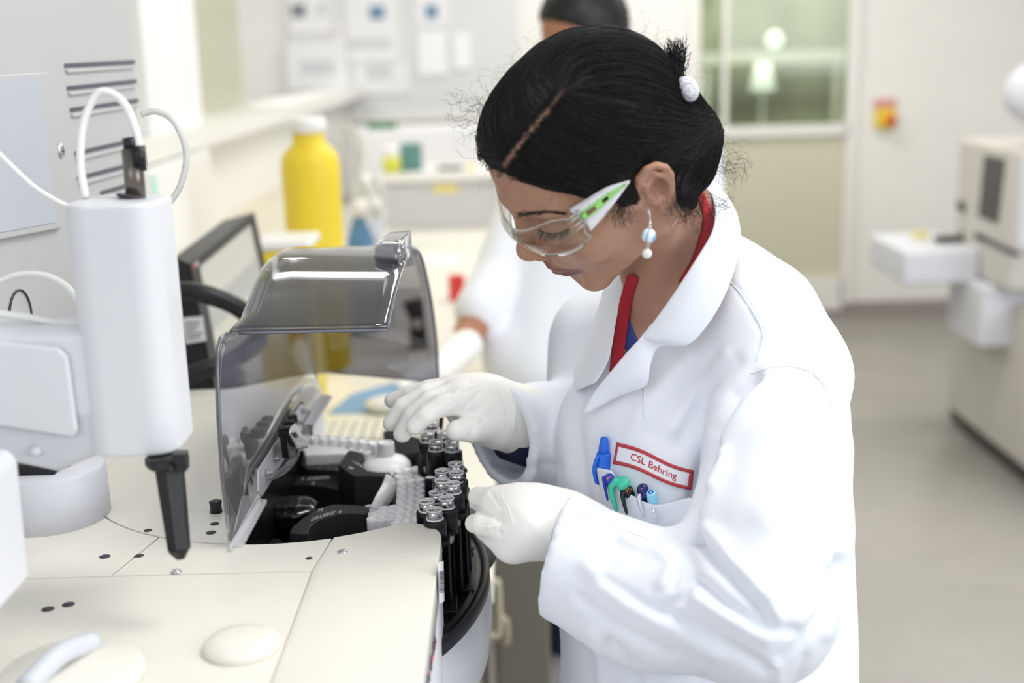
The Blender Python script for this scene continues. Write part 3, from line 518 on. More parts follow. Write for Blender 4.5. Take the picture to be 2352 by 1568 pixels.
b = B(); b.grid([[(TC[0] + (TR - .052 + o) * math.cos(a), TC[1] + (TR - .052 + o) * math.sin(a), z) for o, z in ((0, 1.043), (.001, 1.0455), (.003, 1.0455), (.004, 1.043))] for a in np.linspace(-.5, 1.2, 60)]); obj('tray_groove', b, BLK1, an)
sk1 = []; 
for a in np.linspace(-.66, 1.25, 80):
    sk1.append([(TC[0] + (TR + dr) * math.cos(a), TC[1] + (TR + dr) * math.sin(a), z) for dr, z in ((0, 1.036), (.001, 1.0), (-.003, .965), (-.010, .955))])
b = B(); b.grid(sk1); obj('skirt', b, SHELL, an, solid=.003)
sk1 = []
for a in np.linspace(-.66, 1.25, 80): sk1.append([(TC[0] + (TR + dr) * math.cos(a), TC[1] + (TR + dr) * math.sin(a), z) for dr, z in ((-.014, .96), (-.018, .92), (-.030, .88), (-.034, .852))])
b = B(); b.grid(sk1); obj('lower_skirt', b, LGREY, an, solid=.003)
# hinge rails and brackets
def flat(name, px, z, th, m, par=an, bev=.0006): q = [tuple(PZ(x, y, z)[:2]) for x, y in px]; b = B(); b.prism(q, z - th, z); return obj(name, b, m, par, bevel=bev)
flat('hinge_rail', [(524, 1251), (592, 1143), (613, 1146), (557, 1251)], ZD + .003, .004, ALU); flat('hinge_rail', [(697, 972), (737, 905), (763, 908), (720, 975)], ZD + .003, .004, ALU)
flat('rail_lip', [(524, 1251), (592, 1143), (598, 1143), (531, 1251)], ZD + .007, .005, ALU); flat('rail_lip', [(697, 972), (737, 905), (741, 905), (702, 972)], ZD + .007, .005, ALU)
def wallx(name, px, X_, th, m, par, bev=.0005): q = np.array([PX(x, y, X_) for x, y in px]); n = len(q); b = B(); b.add(np.concatenate([q, q + (th, 0, 0)]), [tuple(range(n)), tuple(range(2 * n - 1, n - 1, -1))] + [(i, n + i, n + (i + 1) % n, (i + 1) % n) for i in range(n)]); return obj(name, b, m, par, bevel=bev)
br_ = wallx('hinge_plate', [(590, 1078), (689, 927), (704, 940), (704, 962), (604, 1130), (596, 1140), (590, 1128)], -.249, .002, ALU, an)
wallx('gasket', [(586, 1074), (689, 922), (694, 925), (594, 1076)], -.2515, .003, BLK1, br_)
for (x, y) in ((613, 1085), (633, 1052), (696, 943), (684, 968)): c = PX(x, y, -.246); b = B(); b.lathe([(.0045, 0), (.0045, .0008), (.0030, .0008), (.0030, .004), (.0015, .0042), (.0015, .0065), (.0001, .0066)], c, frame((1, 0, 0), (0, 0, 1)), 12); obj('bolt', b, STEEL, br_, smooth=False)
for (x, y, s) in ((655, 990, .016), (664, 974, .014), (672, 961, .012)):
    c = PX(x, y, -.240); b = B(); b.box(c, (s * .9, s * .8, s * .62), rotz(.2)); obj('hinge_block', b, BLK1, br_, bevel=.0012)
wallx('hinge_arm', [(641, 992), (660, 992), (664, 1050), (648, 1052)], -.238, .007, BLK1, br_)
cl = [[PX(x0, y0, -.228 + o), PX(x1, y1, -.228 + o)] for (x0, y0, x1, y1, o) in ((660, 990, 678, 962, 0), (668, 1008, 689, 985, .001), (676, 1024, 700, 1002, .001), (683, 1036, 703, 1012, -.003), (684, 1044, 702, 1022, -.010), (677, 1052, 694, 1034, -.014))]
b = B(); b.grid(cl, .0012); obj('latch_spring', b, STEEL, br_, sub=1); wallx('latch_slot', [(673, 993), (679, 991), (685, 1003), (680, 1006)], -.2262, .0008, HOLE, br_); c = PX(664, 1032, -.236); b = B(); b.cyl(c, c + (.02, 0, .003), .0014); b.lathe([(.0042, 0), (.0042, .004)], c, frame((1, 0, 0), (0, 0, 1)), 6); obj('latch_screw', b, STEEL, br_, smooth=False)
fl = [[PX(x0, y0, -.246), PX(x1, y1, -.240 + o)] for (x0, y0, x1, y1, o) in ((612, 1100, 618, 1108, 0), (640, 1080, 650, 1098, .002), (668, 1052, 676, 1070, .004), (684, 1030, 694, 1040, .004))]
SMOKE = pane_mat('smoked_acrylic', (.62, .62, .655), .015, refl=.06); SMOKE2 = SMOKE
b = B(); b.grid(fl, .0015); obj('flap', b, SMOKE, br_, sub=1)
flat('rail_bumper', [(597, 1126), (620, 1100), (622, 1110), (606, 1136)], ZD - .004, .004, BLK1)
# smoked hood
XL = -.256
left = [PX(530, 762, XL), PX(544, 722, XL), PX(562, 676, XL), PX(583, 622, XL), PX(606, 587, XL), PX(640, 572, XL)]
right = [PY(890, 754, left[0][1]), PY(898, 715, left[1][1]), PY(910, 665, left[2][1]), PY(926, 615, left[3][1]), PY(934, 588, left[4][1]), PY(944, 569, left[5][1]), PY(966, 585, 1.40), PY(981, 640, 1.46), PY(993, 705, 1.50), PY(1002, 780, 1.53), PY(1006, 850, 1.545), PY(1007, 878, 1.55)]
left += [np.array([XL, y, z]) for y, z in ((1.40, 1.328), (1.46, 1.300), (1.50, 1.262), (1.53, 1.215), (1.545, 1.17), (1.55, 1.148))]
left = spline(left, 5); right = spline(right, 5); base_c = np.array([XL, 1.29, 1.16]); ruff = []; paneT = []
for a, c in zip(left, right):
    inw = base_c - a; inw[0] = 0; inw /= np.linalg.norm(inw); ax = c - a; L_ = np.linalg.norm(ax); ax /= L_; R_ = min(.022, .003 + .004 * len(ruff)); row = []
    for th in np.linspace(0, math.pi / 2, 6): row.append(a + inw * R_ * (1 - math.sin(th)) + ax * R_ * (1 - math.cos(th)))
    row += [a + ax * (R_ + (L_ - R_) * t) for t in np.linspace(.15, 1, 8)]; ruff.append(row); paneT.append(row[0])
hood = obj('hood', B().grid(ruff, .0028), pane_mat('smoked_acrylic_dome', (.50, .50, .535), .015, refl=.09), an)
# standing pane: from the hinge up to the dome
near = [np.array([XL, 1.010, ZD + .006]), np.array([XL, 1.012, 1.19]), np.array([XL, 1.017, 1.25]), np.array([XL, 1.024, 1.288]), np.array([XL, 1.034, 1.306]), np.array([XL, 1.050, 1.3125]), np.array([XL, 1.070, 1.3115])]
outl = np.array(near + paneT); sgl = np.r_[0, np.cumsum(np.linalg.norm(np.diff(outl, axis=0), axis=1))]; rows = []
for i, p_ in enumerate(outl):
    f_ = sgl[i] / sgl[-1]; q_ = np.array([XL + .003, 1.010 + .53 * f_, ZD + .006]); rows.append([q_ * (1 - t) + p_ * t for t in (0, .25, .5, .75, .92, 1)])
obj('hood_pane', B().grid(rows, .0028), SMOKE, hood)
EDGE = mat('hood_edge', (.16, .16, .20), rough=.15, spec=.8)
b = B(); b.tube(np.array(near[1:]), .0014, 6); b.tube(right + (right - left) * .001, .0014, 6); b.tube(np.array([left[0] * (1 - t) + right[0] * t for t in np.linspace(.05, 1, 12)]) - (0, 0, .0014), .0016, 6); b.tube([right[-1], np.array([XL + .02, 1.552, 1.147])], .0014, 6); obj('hood_edge', b, EDGE, hood)
LS = [(866, 604, 1.235), (862, 588, 1.23), (863, 568, 1.235), (872, 556, 1.25), (896, 538, 1.30)]; RS = [(918, 607, 1.215), (917, 590, 1.21), (918, 570, 1.215), (922, 556, 1.23), (945, 533, 1.30)]
rows = [[P(a[0] * (1 - t) + c[0] * t, a[1] * (1 - t) + c[1] * t, a[2] * (1 - t) + c[2] * t) for t in np.linspace(0, 1, 5)] for a, c in zip(spline(LS, 4), spline(RS, 4))]
b = B(); b.grid(rows, .002); b.grid([[P(918, 606, 1.216), P(920, 558, 1.23), P(944, 535, 1.298)], [P(921, 608, 1.22), P(940, 590, 1.27), P(946, 572, 1.30)]], .002); obj('hood_handle', b, pane_mat('smoked_handle', (.42, .42, .48), .05, refl=.22), hood)

# ================================================================== carousel contents
kc = np.array([-.236, 1.205, 1.045]); t = thing('carousel_knob', 'glossy black scalloped knob at the centre of the carousel', 'knob', kc)
GLB = mat('gloss_black', (.006, .006, .008), rough=.08, spec=.6, coat=.4); b = B(); n_ = 96; pr = [(.028, 0), (.028, .030), (.0295, .034), (.030, .046), (.0285, .0495), (.024, .0525), (.014, .0550), (.0001, .0555)]
b.lathe(pr, kc, n=n_); V_ = b.v[0]; rr_ = np.linalg.norm(V_[:, :2] - kc[:2], axis=1); ang = np.arctan2(V_[:, 1] - kc[1], V_[:, 0] - kc[0]); m_ = (rr_ > .0275) & (V_[:, 2] > kc[2] + .031); V_[m_, :2] = kc[:2] + (V_[m_, :2] - kc[:2]) * (1 + .022 * np.sin(9 * ang[m_]))[:, None]; obj('grip', b, GLB, t)
def prism_px(name, px, z, h, m, par, bev=.0012):
    q = [tuple(PZ(x, y, z)[:2]) for x, y in px]; b = B(); b.prism(q, z - h, z); return obj(name, b, m, par, bevel=bev)
def txt_px(s, size, cx_, cy_, ux, uy, vx, vy, z, par, m=INK, bend=0):
    b = B(); text_on(b, s, size, lambda x, y: PZ(cx_ + x * ux + y * vx, cy_ + x * uy + y * vy + bend * x * x, z + .0004)); return obj('lettering', b, m, par, smooth=False)
ZS = 1.103
t = thing('diluent_holder', 'black curved holder lettered DILUENT 4 in front of the knob', 'holder', PZ(760, 1190, 1.04)); 
prism_px('block', [(664, 1224), (672, 1208), (700, 1186), (728, 1168), (766, 1157), (812, 1159), (856, 1163), (857, 1170), (848, 1176), (836, 1180), (806, 1178), (775, 1180), (745, 1188), (722, 1200), (710, 1212), (708, 1226), (690, 1225)], ZS, .058, GREYBLK, t)
txt_px('H', 16, 736, 1171, .95, -.12, .18, -.62, ZS, t); txt_px('DILUENT  4', 13.5, 749, 1182, 1.0, -.27, .20, -.75, ZS, t, bend=-.0012 + .0034)
t = thing('diluent_holder', 'black curved holder lettered DILUENT 1 beside the white-capped bottle', 'holder', PZ(815, 1070, 1.04))
prism_px('block', [(798, 1036), (806, 1033), (836, 1040), (833, 1050), (826, 1062), (838, 1072), (862, 1078), (894, 1080), (899, 1092), (892, 1094), (852, 1092), (812, 1092), (794, 1080), (777, 1067)], 1.115, .07, GREYBLK, t)
txt_px('B', 15, 806, 1074, -.55, .45, .95, .40, 1.115, t); txt_px('DILUENT 1', 9.5, 828, 1068, -.80, -.50, .15, .85, 1.115, t, bend=.003)
t = thing('reagent_segment', 'dark plate lettered SEGMENT 2 behind the knob', 'plate', PZ(710, 1090, 1.04)); prism_px('plate', [(645, 1110), (665, 1080), (690, 1050), (792, 1052), (788, 1070), (777, 1124), (740, 1116), (700, 1112), (666, 1112)], 1.085, .04, GREYBLK, t); txt_px('SEGMENT  2', 12, 725, 1097, -1.0, .06, -.1, .75, 1.085, t); txt_px('C', 13, 719, 1109, -.95, 0, -.1, .7, 1.085, t)
t = thing('reagent_segment', 'dark plate lettered SEGMENT at the near edge of the well', 'plate', PZ(600, 1240, 1.04)); prism_px('plate', [(560, 1262), (566, 1240), (640, 1235), (672, 1262)], 1.075, .03, GREYBLK, t); txt_px('SEGMENT', 9, 588, 1249, 1.0, .04, .2, -.6, 1.075, t); txt_px('G', 10, 612, 1245, 1.0, -.1, .2, -.6, 1.075, t)
MILK = mat('milky_plastic', (.97, .975, .985), rough=.35, spec=.5, sss=.10, ssr=(1, 1, 1)); MILKW = mat('white_cap', (.82, .82, .83), rough=.35)
c = PZ(888, 1056, 1.120); c[2] = 1.045; t = thing('diluent_bottle', 'round translucent bottle with white screw cap in the carousel', 'bottle', c)
b = B(); b.lathe([(.001, 0), (.027, 0), (.0275, .004), (.0270, .064), (.0260, .071), (.021, .076), (.014, .079), (.008, .081)], c, n=44); obj('body', b, MILK, t); b = B(); b.lathe([(.0090, .079), (.0094, .081), (.0092, .094), (.0088, .0955), (.0078, .0958), (.0076, .0945), (.0001, .0942)], c, n=40); obj('cap', b, MILKW, t)
b = B(); cc_ = PZ(905, 1085, 1.05); b.cyl((cc_[0], cc_[1], 1.043), (cc_[0], cc_[1], 1.10), .012); obj('peg', b, MILK, t)
# cuvette strips
def strip_px(lab, pts, z, r, h, grp='cuvette strips in the carousel'):
    c0 = PZ(*pts[0], z); t = thing('cuvette_strip', lab, 'cuvette strip', (c0[0], c0[1], 1.043), grp); b = B()
    cs = [PZ(x, y, z) for x, y in pts]
    for c in cs: b.lathe([(r * .78, -.006), (r * .8, 0), (r, .0002), (r * 1.0, -.003), (r * .9, -h * .8), (r * .6, -h)], c, n=16)
    obj('wells', b, MILK, t); b = B(); b.tube([c - (0, 0, .0045) for c in cs], .0022, 6); obj('web', b, MILK, t)
for j, lab in enumerate(('translucent cuvette strip, inner row right of the bottle', 'translucent cuvette strip, middle row right of the bottle', 'translucent cuvette strip, outer row next to the sample racks')):
    x0 = (918, 938, 958)[j]; 
    pts = [(x0 + (2 if k < 2 else 6) - .45 * (k - 3) ** 2 * .8, 1080 - 3 * j + k * 12.5 + .1 * k * k) for k in range(10)]; strip_px(lab, pts, 1.118, .0056, .055)
for j, lab in enumerate(('translucent cuvette strip nearest the front cover', 'translucent cuvette strip second from the front cover', 'translucent cuvette strip third from the front cover')):
    pts = [(855 + 21 * k + j * 3, 1190 - j * 11 - k * 2) for k in range(6)]; strip_px(lab, pts, 1.112, .0056, .05)
strip_px('translucent cuvette strip at the back, far row by the keyboard', [(702 + 22.5 * k, 1003 + .25 * k * k) for k in range(8)], 1.120, .0075, .055); strip_px('translucent cuvette strip at the back, near row beside the latch', [(712 + 21 * k, 1023 + .3 * k * k) for k in range(7)], 1.112, .0072, .05)
t = thing('cuvette_tray', 'slanted white scoop plate beside the front cuvette strips', 'tray', PZ(870, 1150, 1.045)); b = B(); b.grid([[PZ(888, 1087, 1.125), PZ(912, 1102, 1.118)], [PZ(880, 1110, 1.125), PZ(912, 1122, 1.112)], [PZ(864, 1140, 1.123), PZ(900, 1150, 1.108)], [PZ(854, 1164, 1.120), PZ(880, 1172, 1.105)]], .0018); b.tube([PZ(840, 1163, 1.112), PZ(858, 1160, 1.114)], .0015, 6); obj('plate', b, MILK, t)
t = thing('cuvette_tray', 'pale blue white bar in front of the back cuvette strips', 'tray', PZ(750, 1040, 1.045)); b = B(); b.prism([tuple(PZ(x, y, 1.112)[:2]) for x, y in ((690, 1020), (698, 1012), (780, 1013), (802, 1036), (790, 1040), (700, 1044))], 1.098, 1.112); obj('plate', b, MILK, t, bevel=.002)

# ================================================================== sample racks and cups
CUP = pane_mat('clear_cup', (.90, .90, .92), .06, refl=.30); CUPR = mat('clear_cup_rim', (.97, .97, .98), rough=.10, trans=.25, ior=1.45, spec=.8)
cups = dict(A=[(992, 968), (981, 994), (1020, 993), (1001, 1014), (1038, 1015)], B=[(1046, 1065), (1016, 1081), (1048, 1085), (1016, 1103), (1040, 1110)], C=[(1003, 1131), (980, 1151), (1025, 1144), (998, 1170)])
zt = dict(A=1.163, B=1.153, C=1.145)
where = dict(A=['behind the others under the gloved fingers', 'far left one in the rear rack', 'beside the thumb of the glove', 'near left one in the rear rack', 'near right one in the rear rack'], B=['far right one in the middle rack', 'far left one in the middle rack', 'second on the right in the middle rack', 'near left one in the middle rack', 'nearest one in the middle rack'], C=['farthest one in the front rack', 'leftmost one in the front rack', 'rightmost one in the front rack', 'nearest one in the front rack by the cover'])
proto = None
for k in 'ABC':
    cs = [PZ(x, y, zt[k]) for x, y in cups[k]]; cen = np.mean(cs, axis=0)
    t = thing('sample_rack', {'A': 'black sample rack at the rear held by both gloved hands', 'B': 'black sample rack in the middle with a hooked clip', 'C': 'black sample rack at the front beside the cream cover'}[k], 'rack', (cen[0], cen[1], 1.043), 'black sample racks on the carousel')
    for (c, w_) in zip(cs, where[k]):
        b = B(); b.lathe([(.0078, -.010), (.0102, -.010), (.0104, -.012), (.0104, -.034), (.0078, -.034)], c, n=28, closed=True); hd = obj('cup_holder', b, BLK1, t)
        rad = c[:2] - CC; rad = rad / np.linalg.norm(rad); b = B(); pc = c + np.r_[rad * .004, 0]; b.box((pc[0] - rad[0] * .012, pc[1] - rad[1] * .012, (1.043 + c[2] - .02) / 2), (.007, .005, c[2] - .02 - 1.043), rotz(math.atan2(rad[1], rad[0]))); b.box((pc[0] + rad[1] * .010, pc[1] - rad[0] * .010, (1.043 + c[2] - .03) / 2), (.006, .003, c[2] - .03 - 1.043), rotz(math.atan2(rad[1], rad[0]))); b.box((pc[0] - rad[1] * .010, pc[1] + rad[0] * .010, (1.043 + c[2] - .03) / 2), (.006, .003, c[2] - .03 - 1.043), rotz(math.atan2(rad[1], rad[0]))); obj('post', b, BLK1, t, bevel=.0006)
        if proto is None:
            proto = thing('sample_cup', '', 'cup', c, 'clear sample cups in the racks')
            b = B(); b.lathe([(.0070, 0), (.0072, -.006), (.0068, -.008), (.0066, -.040), (.0050, -.046), (.0001, -.048)], c, n=28); obj('wall', b, CUP, proto, solid=.0005)
            b = B(); b.lathe([(.0066, .0004), (.0074, .0008), (.0077, 0), (.0074, -.0010), (.0066, -.0006)], c, n=28, closed=True); obj('rim', b, CUPR, proto); b = B(); b.lathe([(.0070, -.0078), (.0082, -.0080), (.0083, -.0092), (.0070, -.0094)], c, n=28, closed=True); obj('collar', b, CUPR, proto)
            b = B(); b.lathe([(.0001, -.030), (.0045, -.030), (.0030, -.044), (.0001, -.045)], c, n=20); obj('inner_cone', b, CUP, proto)
            proto['label'] = 'clear sample cup, ' + w_
        else: dup(proto, c, 'clear sample cup, ' + w_)
    # spine, base and end plates of the rack
    path = np.array(sorted([tuple(c[:2]) for c in cs], key=lambda q_: -q_[1])); b = B()
    ordr = sorted(cs, key=lambda q_: -q_[1]); a0 = np.array(ordr[0][:2]); a1 = np.array(ordr[-1][:2]); d_ = (a1 - a0) / np.linalg.norm(a1 - a0); n_ = np.array([-d_[1], d_[0]]); n_ = n_ if n_ @ (cen[:2] - CC) < 0 else -n_
    L_ = np.linalg.norm(a1 - a0); m_ = (a0 + a1) / 2 + n_ * .012; zt_ = zt[k] - .022
    b.box((m_[0], m_[1], (1.043 + zt_) / 2), (L_ + .02, .004, zt_ - 1.043), rotz(math.atan2(d_[1], d_[0]))); b.box(((a0 + a1)[0] / 2, (a0 + a1)[1] / 2, 1.046), (L_ + .022, .034, .006), rotz(math.atan2(d_[1], d_[0]))); obj('spine', b, BLK1, t, bevel=.0008)
    b = B(); b.box(((a0 + a1)[0] / 2, (a0 + a1)[1] / 2, zt[k] - .030), (L_ + .018, .026, .004), rotz(math.atan2(d_[1], d_[0]))); obj('top_plate', b, BLK1, t, bevel=.0008)
    if k == 'B':
        c = PZ(1060, 1095, 1.150); b = B(); b.lathe([(.0085, 0), (.0125, 0), (.0125, -.006), (.0085, -.006)], PZ(1046, 1105, 1.146), n=28, closed=True); b.box(PZ(1056, 1135, 1.12), (.010, .006, .05), rotz(.4)); obj('hook', b, BLK1, t); b = B(); b.ball(PZ(988, 1096, 1.142), (.005, .003, .0012)); obj('white_chip', b, PAPER, t)
    if k == 'C':
        q0 = PX(1014, 1295, PZ(1018, 1300, 1.08)[0]); b = B(); Xc = -.0655; pts = [(1008, 1292), (1019, 1288), (1021, 1380), (1011, 1386)]; q = [PX(x, y, Xc) for x, y in pts]; b.add(q + [a - (.001, 0, 0) for a in q], [(0, 1, 2, 3), (4, 7, 6, 5), (0, 4, 5, 1), (1, 5, 6, 2), (2, 6, 7, 3), (3, 7, 4, 0)]); lb = obj('barcode_label', b, PAPER, t, smooth=False)
        b = B(); rr2 = np.random.default_rng(4); y = 1312
        while y < 1360: h_ = rr2.uniform(.8, 2.4); b.add([PX(1009.5, y, Xc + .0004), PX(1020.5, y - 1, Xc + .0004), PX(1020.5, y - 1 + h_, Xc + .0004), PX(1009.5, y + h_, Xc + .0004)], [(0, 1, 2, 3)]); y += h_ + rr2.uniform(.8, 2)
        obj('bars', b, HOLE, lb, smooth=False)
    if k == 'A':
        b = B(); c = PZ(1000, 965, 1.158); b.tube(spline([PZ(972, 962, 1.16), PZ(985, 952, 1.163), PZ(1003, 950, 1.163), PZ(1013, 958, 1.16), PZ(1012, 985, 1.14)], 5), .0025, 8); obj('carry_loop', b, BLK1, t)
        prism_px('side_block', [(880, 990), (905, 985), (945, 1000), (975, 1010), (965, 1040), (930, 1040), (905, 1020), (884, 1005)], 1.122, .07, BLK1, t); 
        prism_px('side_block', [(955, 1030), (1000, 1040), (1060, 1040), (1064, 1060), (1000, 1062), (970, 1075), (955, 1060)], 1.115, .06, BLK1, t)
# guard bars of the racks facing the tray
for k, (x, y, x1_, y1_, w_) in enumerate(((1030, 1215, 1036, 1345, 11), (1052, 1175, 1055, 1290, 10), (1066, 1110, 1075, 1250, 12), (1018, 1200, 1024, 1385, 8))):
    pass

# ================================================================== sampling arm
ARM = mat('arm_white', (.70, .71, .745), rough=.38, spec=.45)
DA = .93; arm_ = thing('sampling_arm', 'white sampling arm with a tall rounded column and black probe holder', 'robot arm', PZ(110, 1200, ZD))
zt_ = PY(275, 455, .93)[2]; zb_ = PY(335, 1042, .93)[2] + .011; cx_ = P(285, 560, DA)[0]; cy_ = P(285, 560, DA)[1]
b = B(); hw, hd, rr = .0345, .036, .020
sq = [(cx_ + sx * (hw - rr) + rr * math.cos(a), cy_ + sy * (hd - rr) + rr * math.sin(a)) for sx, sy, a0 in ((1, 1, 0), (-1, 1, 90), (-1, -1, 180), (1, -1, 270)) for a in np.radians(np.linspace(a0, a0 + 90, 9))]
b.prism(sq, zb_, zt_); obj('column', b, ARM, arm_, bevel=.0035, seg=3)
b = B(); b.bx((cx_ - .30, cy_ - .030, P(60, 960, .93)[2] - .006), (cx_ - .01, cy_ + .030, P(60, 750, .93)[2])); ab = obj('boom', b, ARM, arm_, bevel=.010, seg=3)
ypf = cy_ - .0305; pq = [PY(x, y, ypf) for x, y in ((-60, 772), (140, 795), (160, 815), (183, 985), (170, 1000), (-60, 965))]; b = B(); b.add(pq + [q + (0, -.006, 0) for q in pq], [tuple(range(6)), tuple(range(11, 5, -1))] + [(i, 6 + i, 6 + (i + 1) % 6, (i + 1) % 6) for i in range(6)]); obj('boom_cover', b, ARM, ab, bevel=.004, seg=3)
pq = [PY(x, y, ypf + .002) for x, y in ((-40, 950), (250, 900), (300, 1015), (130, 1085), (-40, 1050))]; b = B(); b.add(pq + [q + (0, .05, 0) for q in pq], [tuple(range(5)), tuple(range(9, 4, -1))] + [(i, 5 + i, 5 + (i + 1) % 5, (i + 1) % 5) for i in range(5)]); obj('boom_underside', b, LGREY, ab, bevel=.005, seg=3)
for x, y in ((82, 1035), (276, 1020)): c = PY(x, y, ypf); b = B(); b.ball(c, .0042); obj('screw_cap', b, ARM, arm_)
c = PZ(110, 1195, ZD); b = B(); b.lathe([(.054, 0), (.054, .048), (.050, .052), (.0001, .052)], (c[0], c[1] + .012, ZD), n=48); dr_ = obj('base_drum', b, LGREY, arm_); b = B(); b.bx((c[0] - .05, c[1] - .02, ZD + .052), (c[0] + .02, c[1] + .03, ZD + .062)); obj('bearing', b, BLK1, arm_, bevel=.002)
for x, y in ((155, 1069), (27, 1105)): q = PZ(x, y, ZD + .0525); b = B(); b.lathe([(.0035, 0), (.0035, .002), (.0001, .0026)], q); obj('screw', b, STEEL, dr_)
# probe holder
c0 = np.array([P(383, 1045, .93)[0], P(383, 1045, .93)[1], zb_]); b = B(); b.lathe([(.0165, 0), (.0165, -.004), (.0145, -.007), (.0001, -.008)], c0, n=36); obj('collar', b, BLK1, arm_)
q0 = c0; q1 = P(415, 1275, .925); b = B(); b.tube([P(388, 1060, .93), P(412, 1262, .925)], [.0115, .0088], 6); b.tube([P(412, 1262, .925), P(416, 1284, .925)], [.0088, .003], 6); obj('probe_holder', b, BLK1, arm_, smooth=False); b = B(); b.box(P(415, 1058, .92), (.010, .012, .014)); b.ball(P(392, 1078, .912), .0026); obj('clamp', b, BLK1, arm_, bevel=.001)
# fitting on the column top
b = B(); b.cyl(P(313, 460, .93), P(302, 345, .93), .0075); ft_ = obj('fitting', b, mat('bronze_fitting', (.17, .15, .13), rough=.3, metal=.8), arm_); b = B(); b.cyl(P(300, 345, .93), P(297, 318, .93), .0052); b.box(P(320, 358, .925), (.008, .010, .015)); b.cyl(P(318, 368, .93), P(318, 390, .93), .006); obj('fitting_nut', b, BLK1, ft_)
b = B(); b.cyl(P(310, 458, .93), P(311, 452, .93), .014); obj('grommet', b, HOLE, arm_)
TUB = mat('white_tubing', (.82, .82, .80), rough=.3, sss=.2, ssr=(1, 1, 1)); CLT = mat('clear_tubing', (.78, .78, .76), rough=.25, trans=.3)
def hose(pts, r, lab, m=TUB): b = B(); b.tube(spline([P(x, y, d) for x, y, d in pts], 8), r, 10); return obj('tube', b, m, label=lab, cat='tube')
hose([(197, 455, .93), (185, 380, .93), (190, 290, .93), (218, 222, .93), (250, 212, .93), (287, 240, .93), (312, 300, .93), (322, 355, .93)], .0031, 'white tube arching over the top of the sampling column')
hose([(325, 262, 1.05), (360, 256, 1.05), (400, 280, 1.05), (428, 350, 1.05), (415, 425, 1.05), (380, 478, 1.05)], .0028, 'clear tube looping right of the sampling column', CLT)
hose([(-20, 335, 1.0), (30, 385, 1.0), (80, 430, 1.0), (135, 464, 1.0), (180, 482, 1.0)], .0022, 'thin white tube running across the grey tower to the column')
hose([(-20, 655, .98), (40, 632, .98), (100, 632, .98), (150, 655, .98), (180, 695, .98), (186, 730, .98)], .0026, 'white tube curving over the boom at far left'); hose([(-20, 718, .94), (60, 728, .94), (140, 742, .94), (200, 745, .94)], .0028, 'white tube lying along the top of the boom')
# foreground block at the far left
b = B(); c = P(20, 1270, .80); q = [P(x, y, .80) for x, y in ((-140, 1100), (-66, 1105), (-50, 1135), (-22, 1415), (-34, 1440), (-140, 1455))]; b.add([p_ for p_ in q] + [p_ + (0, .07, 0) for p_ in q], [tuple(range(6)), tuple(range(11, 5, -1))] + [(i, 6 + i, 6 + (i + 1) % 6, (i + 1) % 6) for i in range(6)])
t = thing('second_arm', 'white arm end standing close at the lower left edge', 'robot arm', (c[0], c[1], ZD)); obj('cover', b, ARM, t, bevel=.006, seg=3); b = B(); b.bx((c[0] - .12, c[1] + .01, ZD), (c[0] - .06, c[1] + .05, ZD + .10)); obj('foot', b, HOLE, t, smooth=False)
# grey tower with vents: its flank faces the worktop
TW = mat('tower_grey', (.52, .52, .535), rough=.5); TWD = mat('vent_dark', (.10, .10, .13), rough=.6); TWP = mat('tower_pane', (.50, .53, .60), rough=.35)
XT = -.475; yf_ = PX(322, 300, XT)[1]; t = thing('grey_tower', 'tall grey instrument tower with louvred vents on the left', 'instrument', (-.65, 1.3, ZD))
b = B(); b.bx((-.88, 1.0, ZD), (XT, yf_, 1.95)); tw = obj('case', b, TW, t, bevel=.006)
def onT(pts, o0, th, m, name, par, bev=0): b = B(); q = [PX(x, y, XT + o0) for x, y in pts]; n = len(q); b.add(q + [a + (th, 0, 0) for a in q], [tuple(range(n)), tuple(range(2 * n - 1, n - 1, -1))] + [(i, n + i, n + (i + 1) % n, (i + 1) % n) for i in range(n)]); return obj(name, b, m, par, bevel=bev, smooth=bool(bev))
for (xa, ya, xb, yb) in ((147, 151, 309, 143), (153, 203, 313, 187), (160, 253, 317, 231), (171, 353, 318, 320), (177, 410, 320, 373), (230, 444, 320, 418)):
    onT([(xa, ya - 5), (xb, yb - 5), (xb, yb + 5), (xa, ya + 5)], 0, .0008, TWD, 'vent', t); onT([(xa + 2, ya + 9), (xb + 3, yb + 9), (xb + 3, yb + 14), (xa + 4, ya + 17)], 0, .003, TW, 'louvre', t, .001)
onT([(-120, 178), (100, 165), (108, 180), (135, 515), (128, 525), (-120, 572)], 0, .006, TW, 'pane_frame', t, .002); onT([(-120, 190), (88, 178), (128, 510), (-120, 555)], .006, .0008, TWP, 'grey_pane', t)
c = PX(139, 346, XT); b = B(); b.lathe([(.0085, 0), (.0085, .001), (.0065, .0025), (.0001, .003)], c, frame((1, 0, 0), (0, 0, 1)), 24); sc2 = obj('screw', b, STEEL, t); b = B(); b.box(c + (.003, 0, 0), (.0005, .009, .0012)); b.box(c + (.003, 0, 0), (.0005, .0012, .009)); obj('cross_slot', b, HOLE, sc2)
c = PX(46, 730, XT); b = B(); b.lathe([(.0265, 0), (.0280, .0005), (.0280, .0015), (.0265, .002)], c, frame((1, 0, 0), (0, 0, 1)), 40, closed=True); obj('port_ring', b, HOLE, t)
